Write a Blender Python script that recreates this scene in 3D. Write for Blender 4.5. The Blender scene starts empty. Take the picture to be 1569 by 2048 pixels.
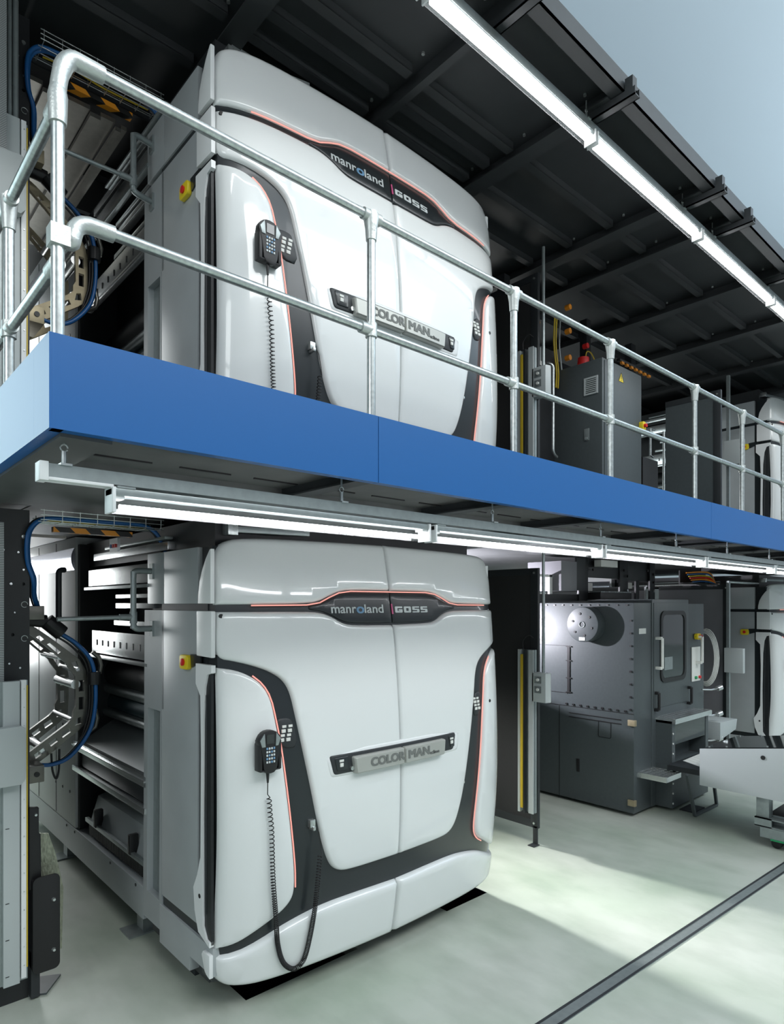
import bpy, bmesh, math, random
from mathutils import Vector, Matrix
from mathutils.geometry import delaunay_2d_cdt
random.seed(5)
S = bpy.context.scene
COL = S.collection
R = math.radians

# ---------------------------------------------------------------- camera
cam = bpy.data.cameras.new('camera'); cam_o = bpy.data.objects.new('camera', cam); COL.objects.link(cam_o)
cam_o.location = (0, 0, 2.5); cam_o.rotation_euler = (R(90), 0, R(-42.05))
cam.sensor_fit = 'HORIZONTAL'; cam.sensor_width = 36.0; cam.lens = 36 * 1288.7 / 1569; cam.shift_y = 185 / 1569
cam.clip_start = .05; cam.clip_end = 200
S.camera = cam_o
# ---------------------------------------------------------------- world, hall lights, added lights, exposure
S.view_settings.view_transform = 'Standard'; S.view_settings.look = 'None'
S.view_settings.exposure = 0.0; S.view_settings.gamma = 1.0; S.view_settings.use_curve_mapping = False
W = bpy.data.worlds.new('hall'); S.world = W; W.use_nodes = True
W.node_tree.nodes['Background'].inputs[0].default_value = (.74, .84, .93, 1)
W.node_tree.nodes['Background'].inputs[1].default_value = .45
def area(loc, target, sx, sy, power, col=(1, 1, 1)):
    l = bpy.data.lights.new('hall_and_fill_light', 'AREA'); l.shape = 'RECTANGLE'; l.size = sx; l.size_y = sy
    l.energy = power; l.color = col
    o = bpy.data.objects.new('hall_and_fill_light', l); COL.objects.link(o); o.location = loc
    d = Vector(target) - Vector(loc); o.rotation_euler = d.to_track_quat('-Z', 'Y').to_euler()
    return o
area((1.5, -6.0, 10.5), (3.0, 3.4, 1.5), 7, 3, 515, (1, 1, .98))
area((9.0, -5.0, 10.5), (8.0, 3.4, 1.0), 7, 3, 330, (1, 1, .98))
area((-5.0, 1.0, 6.0), (1.8, 4.5, 3.0), 3, 3, 110, (.95, 1, 1))          # added light from the left for the end fascia and cabinet side
area((-2.6, 12.4, 6.0), (-1.5, 3.0, 4.0), 4.5, 6, 270, (.72, .96, 1))     # added light panel, out of view, to reflect in the left fascia
l = area((4.85, 9.2, 2.7), (4.85, 2.6, 0.0), .45, .35, 26, (1, 1, .97)); l.data.spread = R(24)   # lamp in the aisle between two units
area((1.4, 10.8, 2.6), (1.4, 6.0, 1.6), 1.5, 2.0, 90, (.97, 1, 1))
area((1.4, 10.8, 6.2), (1.4, 6.0, 5.0), 1.5, 1.5, 50, (.97, 1, 1))
area((10.5, 11.0, 4.0), (8.5, 4.0, 0.5), 2.0, 1.5, 160, (1, 1, .97))
area((8.0, -9.0, 6.0), (8.0, -8.99, 13.0), 8, 4, 1150, (.93, .97, 1))       # added uplights, out of view, brightening the hall ceiling
area((20.0, -4.0, 6.5), (20.0, -3.99, 13.0), 10, 5, 1750, (.93, .97, 1))
def spot(loc, target, power, ang, blend):
    l = bpy.data.lights.new('work_lamp', 'SPOT'); l.color = (.92, .90, 1); l.energy = power; l.spot_size = R(ang); l.spot_blend = blend; l.shadow_soft_size = .03
    o = bpy.data.objects.new('work_lamp', l); COL.objects.link(o); o.location = loc
    o.rotation_euler = (Vector(target) - Vector(loc)).to_track_quat('-Z', 'Y').to_euler()
spot((5.8, 5.89, 2.4), (7.17, 4.39, 2.4), 460, 150, .2)               # work lamp shining on the flank of the slate machine

# ---------------------------------------------------------------- materials
def mat(name, col, rough=.5, metal=0, coat=0, noise=0, nscale=8, bump=0, emit=None, estr=0, spec=.5, stretch=None, alpha=None):
    m = bpy.data.materials.new(name); m.use_nodes = True; nt = m.node_tree; b = nt.nodes['Principled BSDF']
    b.inputs['Base Color'].default_value = (*col, 1); b.inputs['Roughness'].default_value = rough
    b.inputs['Metallic'].default_value = metal; b.inputs['Coat Weight'].default_value = coat; b.inputs['Coat Roughness'].default_value = .05
    b.inputs['Specular IOR Level'].default_value = spec
    if emit: b.inputs['Emission Color'].default_value = (*emit, 1); b.inputs['Emission Strength'].default_value = estr
    if noise or bump:
        tc = nt.nodes.new('ShaderNodeTexCoord'); mp = nt.nodes.new('ShaderNodeMapping'); nz = nt.nodes.new('ShaderNodeTexNoise')
        nt.links.new(tc.outputs['Object'], mp.inputs[0]); nt.links.new(mp.outputs[0], nz.inputs[0])
        if stretch: mp.inputs['Scale'].default_value = stretch
        nz.inputs['Scale'].default_value = nscale; nz.inputs['Detail'].default_value = 6
        if noise:
            r = nt.nodes.new('ShaderNodeValToRGB')
            r.color_ramp.elements[0].position = .3; r.color_ramp.elements[1].position = .7
            r.color_ramp.elements[0].color = (*[c * (1 - noise) for c in col], 1)
            r.color_ramp.elements[1].color = (*[min(1, c * (1 + noise)) for c in col], 1)
            nt.links.new(nz.outputs[0], r.inputs[0]); nt.links.new(r.outputs[0], b.inputs['Base Color'])
        if bump:
            bp = nt.nodes.new('ShaderNodeBump'); bp.inputs['Strength'].default_value = bump; bp.inputs['Distance'].default_value = .01
            nt.links.new(nz.outputs[0], bp.inputs['Height']); nt.links.new(bp.outputs[0], b.inputs['Normal'])
    return m
M = dict(
    white=mat('white_gloss_cover', (.79, .815, .81), .25, coat=1.0),
    trimw=mat('white_satin_trim', (.80, .82, .82), .35),
    dark=mat('charcoal_cover', (.016, .021, .024), .28, coat=.2),
    darkm=mat('charcoal_matt', (.024, .028, .031), .5),
    grey=mat('grey_sheet_steel', (.42, .45, .46), .38, metal=.12, noise=.05, nscale=3),
    greyp=mat('light_grey_paint', (.46, .50, .50), .45),
    steel=mat('galvanised_steel', (.62, .66, .65), .30, metal=.9, noise=.18, nscale=40),
    alu=mat('cast_aluminium', (.66, .69, .67), .42, metal=.7, bump=.15, nscale=90),
    bright=mat('bright_sheet_metal', (.72, .74, .74), .25, metal=.85, noise=.06, nscale=5, stretch=(1, .1, 6)),
    galv=mat('zinc_grey', (.33, .37, .37), .38, metal=.6, noise=.08, nscale=25),
    black=mat('black_steel', (.016, .018, .020), .45, noise=.2, nscale=6),
    soffit=mat('dark_painted_steel', (.026, .029, .031), .5, noise=.12, nscale=4),
    under=mat('lamp_lit_underdeck_steel', (.085, .088, .088), .5, noise=.15, nscale=5),  # lighter than the soffit steel, standing in for lamp light thrown up here
    sheet=mat('grey_partition_sheet', (.20, .20, .215), .45, noise=.06, nscale=3),
    rubber=mat('black_rubber', (.012, .012, .013), .45),
    blue=mat('blue_fascia_paint', (.007, .118, .38), .4, coat=.12),
    blued=mat('blue_hose', (.01, .10, .30), .35),
    folder=mat('slate_machine_paint', (.070, .084, .088), .42, noise=.05, nscale=30),
    screen=mat('black_mesh_screen', (.022, .022, .022), .75, noise=.3, nscale=300),
    silver=mat('silver_handle', (.44, .45, .42), .35, metal=.3),
    lettg=mat('grey_lettering', (.17, .18, .17), .5),
    lettw=mat('white_lettering', (.62, .66, .66), .4),
    lettb=mat('blue_lettering', (.16, .32, .50), .4),
    pink=mat('pink_mark', (.62, .10, .25), .4),
    yellow=mat('yellow_plastic', (.80, .62, .02), .4),
    red=mat('red_plastic', (.65, .02, .02), .35),
    orange=mat('orange_tape', (.80, .28, .02), .5),
    amber=mat('amber_yellow_strip', (.62, .44, .03), .4),
    green=mat('green_plastic', (.02, .32, .12), .4),
    bronze=mat('tan_cast_metal', (.40, .34, .22), .45, metal=.4, noise=.1, nscale=20),
    castg=mat('grey_cast_metal', (.17, .165, .145), .32, metal=.7, noise=.1, nscale=20),
    glass=mat('dark_window_glass', (.02, .025, .025), .06, coat=.5),
    tint=mat('teal_roller', (.02, .07, .09), .25, metal=.4),
    led=mat('red_light_strip', (.8, .2, .15), .4, emit=(1.0, .50, .44), estr=.62),
    pit=mat('pit_black', (.006, .006, .010), .3),
    cyl=mat('brushed_drum', (.55, .57, .66), .2, metal=.9),
    paper=mat('white_label', (.75, .76, .72), .6),
)
def tube_mat(k=22):
    m = bpy.data.materials.new('glowing_tube'); m.use_nodes = True; b = m.node_tree.nodes['Principled BSDF']
    b.inputs['Base Color'].default_value = (1, 1, 1, 1); b.inputs['Emission Color'].default_value = (.96, .97, 1, 1); b.inputs['Emission Strength'].default_value = k
    return m
M['tube'] = tube_mat(); M['tube_up'] = tube_mat(11)
def clear_mat():
    m = bpy.data.materials.new('clear_acrylic'); m.use_nodes = True; nt = m.node_tree; nt.nodes.remove(nt.nodes['Principled BSDF'])
    t = nt.nodes.new('ShaderNodeBsdfTransparent'); g = nt.nodes.new('ShaderNodeBsdfGlossy'); x = nt.nodes.new('ShaderNodeMixShader')
    d = nt.nodes.new('ShaderNodeBsdfDiffuse'); y = nt.nodes.new('ShaderNodeMixShader'); d.inputs[0].default_value = (.8, .85, .84, 1)
    g.inputs['Roughness'].default_value = .12; x.inputs[0].default_value = .06; y.inputs[0].default_value = .010
    nt.links.new(t.outputs[0], x.inputs[1]); nt.links.new(g.outputs[0], x.inputs[2])
    nt.links.new(x.outputs[0], y.inputs[1]); nt.links.new(d.outputs[0], y.inputs[2])
    nt.links.new(y.outputs[0], nt.nodes['Material Output'].inputs[0]); return m
M['clear'] = clear_mat()
def floor_mat():
    m = bpy.data.materials.new('epoxy_floor'); m.use_nodes = True; nt = m.node_tree; b = nt.nodes['Principled BSDF']
    tc = nt.nodes.new('ShaderNodeTexCoord')
    def nz(sc, det, st=(1, 1, 1)):
        mp = nt.nodes.new('ShaderNodeMapping'); mp.inputs['Scale'].default_value = st
        n = nt.nodes.new('ShaderNodeTexNoise'); n.inputs['Scale'].default_value = sc; n.inputs['Detail'].default_value = det
        nt.links.new(tc.outputs['Object'], mp.inputs[0]); nt.links.new(mp.outputs[0], n.inputs[0]); return n
    a = nz(.9, 5); c = nz(4, 8, (1, .5, 1)); f = nz(60, 3)
    r = nt.nodes.new('ShaderNodeValToRGB'); r.color_ramp.elements[0].position = .33; r.color_ramp.elements[1].position = .66
    r.color_ramp.elements[0].color = (.39, .45, .37, 1); r.color_ramp.elements[1].color = (.53, .555, .50, 1)
    nt.links.new(a.outputs[0], r.inputs[0])
    r2 = nt.nodes.new('ShaderNodeValToRGB'); r2.color_ramp.elements[0].position = .3; r2.color_ramp.elements[1].position = .6
    r2.color_ramp.elements[0].color = (.84, .86, .84, 1); r2.color_ramp.elements[1].color = (1.04, 1.04, 1.04, 1)
    nt.links.new(c.outputs[0], r2.inputs[0])
    mx = nt.nodes.new('ShaderNodeMix'); mx.data_type = 'RGBA'; mx.blend_type = 'MULTIPLY'; mx.inputs[0].default_value = 1
    nt.links.new(r.outputs[0], mx.inputs[6]); nt.links.new(r2.outputs[0], mx.inputs[7]); nt.links.new(mx.outputs[2], b.inputs['Base Color'])
    b.inputs['Roughness'].default_value = .42
    bp = nt.nodes.new('ShaderNodeBump'); bp.inputs['Strength'].default_value = .05; nt.links.new(f.outputs[0], bp.inputs['Height']); nt.links.new(bp.outputs[0], b.inputs['Normal'])
    return m
M['floor'] = floor_mat()
def stripes_mat(name, a, b_, axis, scale, rough=.4):
    m = bpy.data.materials.new(name); m.use_nodes = True; nt = m.node_tree; b = nt.nodes['Principled BSDF']
    tc = nt.nodes.new('ShaderNodeTexCoord'); w = nt.nodes.new('ShaderNodeTexWave'); w.bands_direction = axis; w.inputs['Scale'].default_value = scale
    r = nt.nodes.new('ShaderNodeValToRGB'); r.color_ramp.interpolation = 'CONSTANT'; r.color_ramp.elements[1].position = .5
    r.color_ramp.elements[0].color = (*a, 1); r.color_ramp.elements[1].color = (*b_, 1)
    nt.links.new(tc.outputs['Object'], w.inputs[0]); nt.links.new(w.outputs[0], r.inputs[0]); nt.links.new(r.outputs[0], b.inputs['Base Color'])
    b.inputs['Roughness'].default_value = rough; return m
M['hazard'] = stripes_mat('hazard_tape', (.015, .015, .015), (.80, .30, .02), 'DIAGONAL', 3.2)
M['perf'] = stripes_mat('perforated_steel', (.10, .11, .11), (.42, .45, .45), 'Z', 30)
M['wall'] = stripes_mat('white_clad_wall', (.78, .80, .80), (.70, .72, .72), 'Z', 2.5, .5)
M['ceil'] = mat('pale_blue_ceiling', (.62, .74, .84), .9)
M['tread'] = mat('diamond_tread_plate', (.42, .44, .34), .35, metal=.7, bump=.9, nscale=30, noise=.25, stretch=(3, 1, 1))

# ---------------------------------------------------------------- builders
ORG = {}
def B(): return bmesh.new()
def box(bm, a, b):
    x0, y0, z0 = a; x1, y1, z1 = b
    v = [bm.verts.new(p) for p in ((x0, y0, z0), (x1, y0, z0), (x1, y1, z0), (x0, y1, z0), (x0, y0, z1), (x1, y0, z1), (x1, y1, z1), (x0, y1, z1))]
    for f in ((3, 2, 1, 0), (4, 5, 6, 7), (0, 1, 5, 4), (1, 2, 6, 5), (2, 3, 7, 6), (3, 0, 4, 7)): bm.faces.new([v[i] for i in f])
def prism(bm, pts, axis, lo, hi):
    def P(p, h): return {'x': (h, p[0], p[1]), 'y': (p[0], h, p[1]), 'z': (p[0], p[1], h)}[axis]
    a = [bm.verts.new(P(p, lo)) for p in pts]; b = [bm.verts.new(P(p, hi)) for p in pts]; n = len(pts)
    bm.faces.new(a); bm.faces.new(b[::-1])
    for i in range(n): bm.faces.new([a[i], b[i], b[(i + 1) % n], a[(i + 1) % n]])
def tube(bm, pts, r, n=10, closed=True):
    pts = [Vector(p) for p in pts]; rings = []; up = None; rs = r if isinstance(r, (list, tuple)) else [r] * len(pts)
    for i, p in enumerate(pts):
        t = (pts[min(i + 1, len(pts) - 1)] - pts[max(i - 1, 0)])
        t = t.normalized() if t.length > 1e-9 else Vector((0, 0, 1))
        if up is None: up = t.orthogonal().normalized()
        up = (up - t * up.dot(t)); up = up.normalized() if up.length > 1e-6 else t.orthogonal().normalized()
        sd = t.cross(up)
        rings.append([bm.verts.new(p + (up * math.cos(2 * math.pi * k / n) + sd * math.sin(2 * math.pi * k / n)) * rs[i]) for k in range(n)])
    for a, b in zip(rings, rings[1:]):
        for k in range(n): bm.faces.new([a[k], a[(k + 1) % n], b[(k + 1) % n], b[k]])
    if closed: bm.faces.new(rings[0][::-1]); bm.faces.new(rings[-1])
def cyl(bm, p, q, r, r2=None, n=20): tube(bm, [p, q], [r, r if r2 is None else r2], n)
def arc(p, c, q, n=6):
    p, c, q = Vector(p), Vector(c), Vector(q)
    return [p * (1 - t) ** 2 + c * 2 * t * (1 - t) + q * t * t for t in [i / n for i in range(n + 1)]]
def smooth(pts, k=8):
    P = [Vector(p) for p in pts]; P = [P[0] * 2 - P[1]] + P + [P[-1] * 2 - P[-2]]; out = []
    for i in range(1, len(P) - 2):
        for j in range(k):
            t = j / k; a, b, c, d = P[i - 1:i + 3]
            out.append(.5 * ((2 * b) + (c - a) * t + (2 * a - 5 * b + 4 * c - d) * t * t + (3 * b - a - 3 * c + d) * t ** 3))
    return out + [P[-2]]
def mk(name, bm, m, parent=None, bev=0, ang=32, seg=2):
    if not bev and ang == 32: ang = 46
    bmesh.ops.recalc_face_normals(bm, faces=bm.faces)
    if bev:
        es = [e for e in bm.edges if len(e.link_faces) == 2 and e.calc_face_angle(0) > R(30)]
        bmesh.ops.bevel(bm, geom=es, offset=bev, segments=seg, affect='EDGES', profile=.6, clamp_overlap=True)
    o = parent; org = ORG.get(parent.name, Vector()) if parent else Vector()
    if parent is None:
        vs = [v.co for v in bm.verts]; lo = Vector([min(v[i] for v in vs) for i in range(3)]); hi = Vector([max(v[i] for v in vs) for i in range(3)])
        org = Vector(((lo.x + hi.x) / 2, (lo.y + hi.y) / 2, lo.z))
    bmesh.ops.translate(bm, vec=-org, verts=bm.verts)
    me = bpy.data.meshes.new(name); bm.to_mesh(me); bm.free()
    for mm in (m if isinstance(m, list) else [m]): me.materials.append(mm)
    me.polygons.foreach_set('use_smooth', [True] * len(me.polygons)); me.set_sharp_from_angle(angle=R(28 if bev and ang == 32 else ang))
    o = bpy.data.objects.new(name, me); COL.objects.link(o); ORG[o.name] = org
    if parent: o.parent = parent
    else: o.location = org
    return o
def tag(o, label=None, cat=None, group=None, kind=None):
    for k, v in (('label', label), ('category', cat), ('group', group), ('kind', kind)):
        if v: o[k] = v
    return o
def thing(name, loc, label, cat, group=None):
    o = bpy.data.objects.new(name, None); COL.objects.link(o); o.location = loc; o.empty_display_size = .1
    ORG[o.name] = Vector(loc); return tag(o, label, cat, group)
def kids(o): return [c for c in COL.objects if c.parent == o]
def copy_tree(o, off=(0, 0, 0), label=None, parent=None, skip=()):
    c = o.copy(); COL.objects.link(c)
    if parent: c.parent = parent
    else: c.location = o.location + Vector(off)
    ORG[c.name] = ORG.get(o.name, Vector()) + Vector(off)
    if label: c['label'] = label
    for k in kids(o):
        if k.name.split('.')[0] not in skip: copy_tree(k, off, None, c, skip)
    return c
def struct(name, bm, m, bev=0): return tag(mk(name, bm, m, None, bev), kind='structure')
def chaikin(p, k=2, closed=True):
    for _ in range(k):
        q = []; n = len(p)
        rng = range(n if closed else n - 1)
        if not closed: q.append(p[0])
        for i in rng:
            a, b = p[i], p[(i + 1) % n]
            q += [(a[0] * .75 + b[0] * .25, a[1] * .75 + b[1] * .25), (a[0] * .25 + b[0] * .75, a[1] * .25 + b[1] * .75)]
        if not closed: q.append(p[-1])
        p = q
    return p
def resample(p, step, closed=True):
    out = []; n = len(p)
    for i in range(n if closed else n - 1):
        a, b = p[i], p[(i + 1) % n]; L = math.dist(a, b); k = max(1, math.ceil(L / step))
        for j in range(k): out.append((a[0] + (b[0] - a[0]) * j / k, a[1] + (b[1] - a[1]) * j / k))
    if not closed: out.append(p[-1])
    return out
def inside(x, y, poly):
    c = False; n = len(poly); j = n - 1
    for i in range(n):
        xi, yi = poly[i]; xj, yj = poly[j]
        if (yi > y) != (yj > y) and x < (xj - xi) * (y - yi) / (yj - yi) + xi: c = not c
        j = i
    return c
def bdist(x, y, poly):
    d = 1e9; n = len(poly)
    for i in range(n):
        ax, ay = poly[i]; bx, by = poly[(i + 1) % n]; dx, dy = bx - ax, by - ay; L = dx * dx + dy * dy
        t = 0 if L == 0 else max(0, min(1, ((x - ax) * dx + (y - ay) * dy) / L))
        q = (x - ax - dx * t) ** 2 + (y - ay - dy * t) ** 2
        if q < d: d = q
    return math.sqrt(d)
# ---- the curved face of a press unit
XC, HW = 3.10, 1.30
def front(X, Z):
    t = min(1.0, abs(X - XC) / HW); dz = Z - 1.25
    k = 1 - .5 * min(1, max(0, dz) / 1.45) ** 2
    return 3.36 + .07 * t * t + .14 * k * t ** 10 + (.0645 if dz > 0 else .09) * dz * dz
def face_panel(name, outline, m, parent, off=.03, bev=.02, base=0.0, back=.02, rnd=2, cut=None, step=.035, grid=.07):
    poly = chaikin(outline, rnd) if rnd else outline
    poly = [p for i, p in enumerate(poly) if math.dist(p, poly[i - 1]) > .002]
    if sum(poly[i - 1][0] * poly[i][1] - poly[i][0] * poly[i - 1][1] for i in range(len(poly))) < 0: poly = poly[::-1]
    poly = resample(poly, step); n = len(poly)
    pts = list(poly)
    for d in (bev * .12, bev * .45, bev):
        for i in range(n):
            a, b = poly[i - 1], poly[(i + 1) % n]; tx, ty = b[0] - a[0], b[1] - a[1]; L = math.hypot(tx, ty) or 1
            q = (poly[i][0] - ty / L * d, poly[i][1] + tx / L * d)
            if inside(*q, poly) and bdist(*q, poly) > d * .93: pts.append(q)
    x0, x1 = min(p[0] for p in poly), max(p[0] for p in poly); y0, y1 = min(p[1] for p in poly), max(p[1] for p in poly)
    nx, ny = int((x1 - x0) / grid) + 1, int((y1 - y0) / grid) + 1
    for i in range(1, nx):
        for j in range(1, ny):
            q = (x0 + (x1 - x0) * i / nx, y0 + (y1 - y0) * j / ny)
            if inside(*q, poly) and bdist(*q, poly) > bev * 1.3: pts.append(q)
    vs, es, fs, *_ = delaunay_2d_cdt([Vector(p) for p in pts], [(i, (i + 1) % n) for i in range(n)], [], 0, 1e-6)
    bm = B(); vv = []
    for v in vs:
        d = bdist(v.x, v.y, poly); h = off * math.sqrt(max(0, 1 - (1 - min(d / bev, 1)) ** 2)) if off else 0
        vv.append(bm.verts.new((XC + v.x, front(XC + v.x, v.y) - h - base, v.y)))
    for f in fs:
        cx = sum(vs[i].x for i in f) / 3; cy = sum(vs[i].y for i in f) / 3
        if inside(cx, cy, poly): bm.faces.new([vv[i] for i in f])
    for v in [v for v in bm.verts if not v.link_faces]: bm.verts.remove(v)
    be = [e for e in bm.edges if len(e.link_faces) == 1]
    ex = bmesh.ops.extrude_edge_only(bm, edges=be)
    bmesh.ops.translate(bm, vec=(0, back, 0), verts=[g for g in ex['geom'] if isinstance(g, bmesh.types.BMVert)])
    return mk(name, bm, m, parent, ang=40)
def fil(p, r, n=3):
    out = []
    for i in range(len(p)):
        a, b, c = Vector(p[i - 1]), Vector(p[i]), Vector(p[(i + 1) % len(p)]); s = b + (a - b).normalized() * r; e = b + (c - b).normalized() * r
        out += [tuple(s * (1 - t) ** 2 + b * 2 * t * (1 - t) + e * t * t) for t in [k / n for k in range(n + 1)]]
    return out
def mir(p): return [(-a, b) for a, b in p][::-1]
FACE_ORG = {}
def face_text(name, s, t0, t1, z0, zh, m, parent, base, weight=.0, squash=None):
    c = bpy.data.curves.new('lettering', 'FONT'); c.body = s; c.size = 1; c.extrude = .02; c.resolution_u = 4
    o = bpy.data.objects.new('lettering', c); COL.objects.link(o)
    me = bpy.data.meshes.new_from_object(o); bpy.data.objects.remove(o)
    bm = B(); bm.from_mesh(me); bpy.data.meshes.remove(me)
    xs = [v.co.x for v in bm.verts]; ys = [v.co.y for v in bm.verts]; xa, xb, ya, yb = min(xs), max(xs), min(ys), max(ys)
    bmesh.ops.triangulate(bm, faces=bm.faces)
    if weight:
        g0 = list(bm.verts) + list(bm.edges) + list(bm.faces)
        for dx, dy in ((1, 0), (0, 1), (1, 1)):
            d = bmesh.ops.duplicate(bm, geom=g0)['geom']
            bmesh.ops.translate(bm, vec=(dx * weight * 1.6, dy * weight, 0), verts=[g for g in d if isinstance(g, bmesh.types.BMVert)])
    bmesh.ops.subdivide_edges(bm, edges=[e for e in bm.edges if e.calc_length() > .4], cuts=2)
    for v in bm.verts:
        t = t0 + (v.co.x - xa) / (xb - xa) * (t1 - t0); z = z0 + (v.co.y - ya) / (yb - ya) * zh
        v.co = Vector((XC + t, front(XC + t, z) - base - (.002 if v.co.z > 0 else -.002), z))
    return mk(name, bm, m, parent)
def face_strokes(name, polys, m, parent, base):
    bm = B()
    for p in polys:
        p = resample(p, .03); a = [bm.verts.new((XC + t, front(XC + t, z) - base - .002, z)) for t, z in p]
        b = [bm.verts.new((XC + t, front(XC + t, z) - base + .004, z)) for t, z in p]; n = len(p)
        bm.faces.new(a); bm.faces.new(b[::-1])
        for i in range(n): bm.faces.new([a[i], b[i], b[(i + 1) % n], a[(i + 1) % n]])
    return mk(name, bm, m, parent)
def face_box(bm, t0, t1, z0, z1, base, th):
    box(bm, (XC + t0, front(XC + (t0 + t1) / 2, (z0 + z1) / 2) - base - th, z0), (XC + t1, front(XC + (t0 + t1) / 2, (z0 + z1) / 2) - base + .012, z1))
def face_tube(name, pts, r, m, parent, base):
    bm = B(); pts = resample(pts, .03, False)
    tube(bm, [(XC + t, front(XC + t, z) - base, z) for t, z in pts], r, 8); return mk(name, bm, m, parent)
def holed(bm, outer, holes, axis, lo, hi):
    pts, ed = [], []
    for L in [outer] + holes:
        s = len(pts); pts += L; ed += [(s + i, s + (i + 1) % len(L)) for i in range(len(L))]
    vs, es, fs, *_ = delaunay_2d_cdt([Vector(p) for p in pts], ed, [], 0, 1e-6)
    def P(p, h): return {'x': (h, p[0], p[1]), 'y': (p[0], h, p[1]), 'z': (p[0], p[1], h)}[axis]
    va = [bm.verts.new(P(v, lo)) for v in vs]; new = []
    for f in fs:
        cx = sum(vs[i].x for i in f) / 3; cy = sum(vs[i].y for i in f) / 3
        if inside(cx, cy, outer) and not any(inside(cx, cy, h) for h in holes): new.append(bm.faces.new([va[i] for i in f]))
    ex = bmesh.ops.extrude_face_region(bm, geom=new)
    k = {'x': 0, 'y': 1, 'z': 2}[axis]; d = [0, 0, 0]; d[k] = hi - lo
    bmesh.ops.translate(bm, vec=d, verts=[g for g in ex['geom'] if isinstance(g, bmesh.types.BMVert)])
    for v in [v for v in va if v.is_valid and not v.link_faces]: bm.verts.remove(v)
def rrect(x0, y0, x1, y1, r, n=4):
    out = []
    for cx, cy, a in ((x1 - r, y1 - r, 0), (x0 + r, y1 - r, 90), (x0 + r, y0 + r, 180), (x1 - r, y0 + r, 270)):
        out += [(cx + r * math.cos(R(a + 90 * i / n)), cy + r * math.sin(R(a + 90 * i / n))) for i in range(n + 1)]
    return out
# ================================================================= THE SETTING
PITS = [(2.04, 3.64, 2.95, 4.10), (3.85, 3.60, 4.36, 4.10)]
bm = B()
ring = [(-14, -12), (40, -12), (40, 30), (-14, 30)]
holed(bm, ring, [[(a, b), (c, b), (c, d), (a, d)] for a, b, c, d in PITS], 'z', -.10, 0)
fl = struct('floor', bm, M['floor'])
for i, (a, b, c, d) in enumerate(PITS):
    bm = B(); box(bm, (a - .02, b - .02, -.40), (c + .02, d + .02, -.38))
    for q in (((a - .02, b - .02, -.38), (a, d + .02, -.004)), ((c, b - .02, -.38), (c + .02, d + .02, -.004)), ((a, b - .02, -.38), (c, b, -.004)), ((a, d, -.38), (c, d + .02, -.004))): box(bm, *q)
    tag(mk('floor_pit', bm, M['pit']), ['dark open foundation pit under the left corner of the lower press cabinet', 'dark open foundation pit under the right corner of the lower press cabinet'][i], 'floor pit')
bm = B(); prism(bm, [(1.8, 2.345), (14, 1.755), (14, 1.65), (1.8, 2.24)], 'z', -.001, .003)
ch = tag(mk('floor_channel', bm, M['galv']), 'narrow steel cover channel running diagonally across the pale floor', 'floor channel')
for q in (.003, .088):
    bm = B(); prism(bm, [(1.8, 2.348 - q), (14, 1.758 - q), (14, 1.742 - q), (1.8, 2.332 - q)], 'z', .003, .006); mk('edge_strip', bm, M['darkm'], ch)
bm = B(); box(bm, (-14, -12, 13.0), (60, 40, 13.2)); struct('ceiling', bm, M['ceil'])
bm = B(); box(bm, (-14, 13.0, 0), (40, 13.2, 13)); struct('wall_back', bm, M['wall'])

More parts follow.
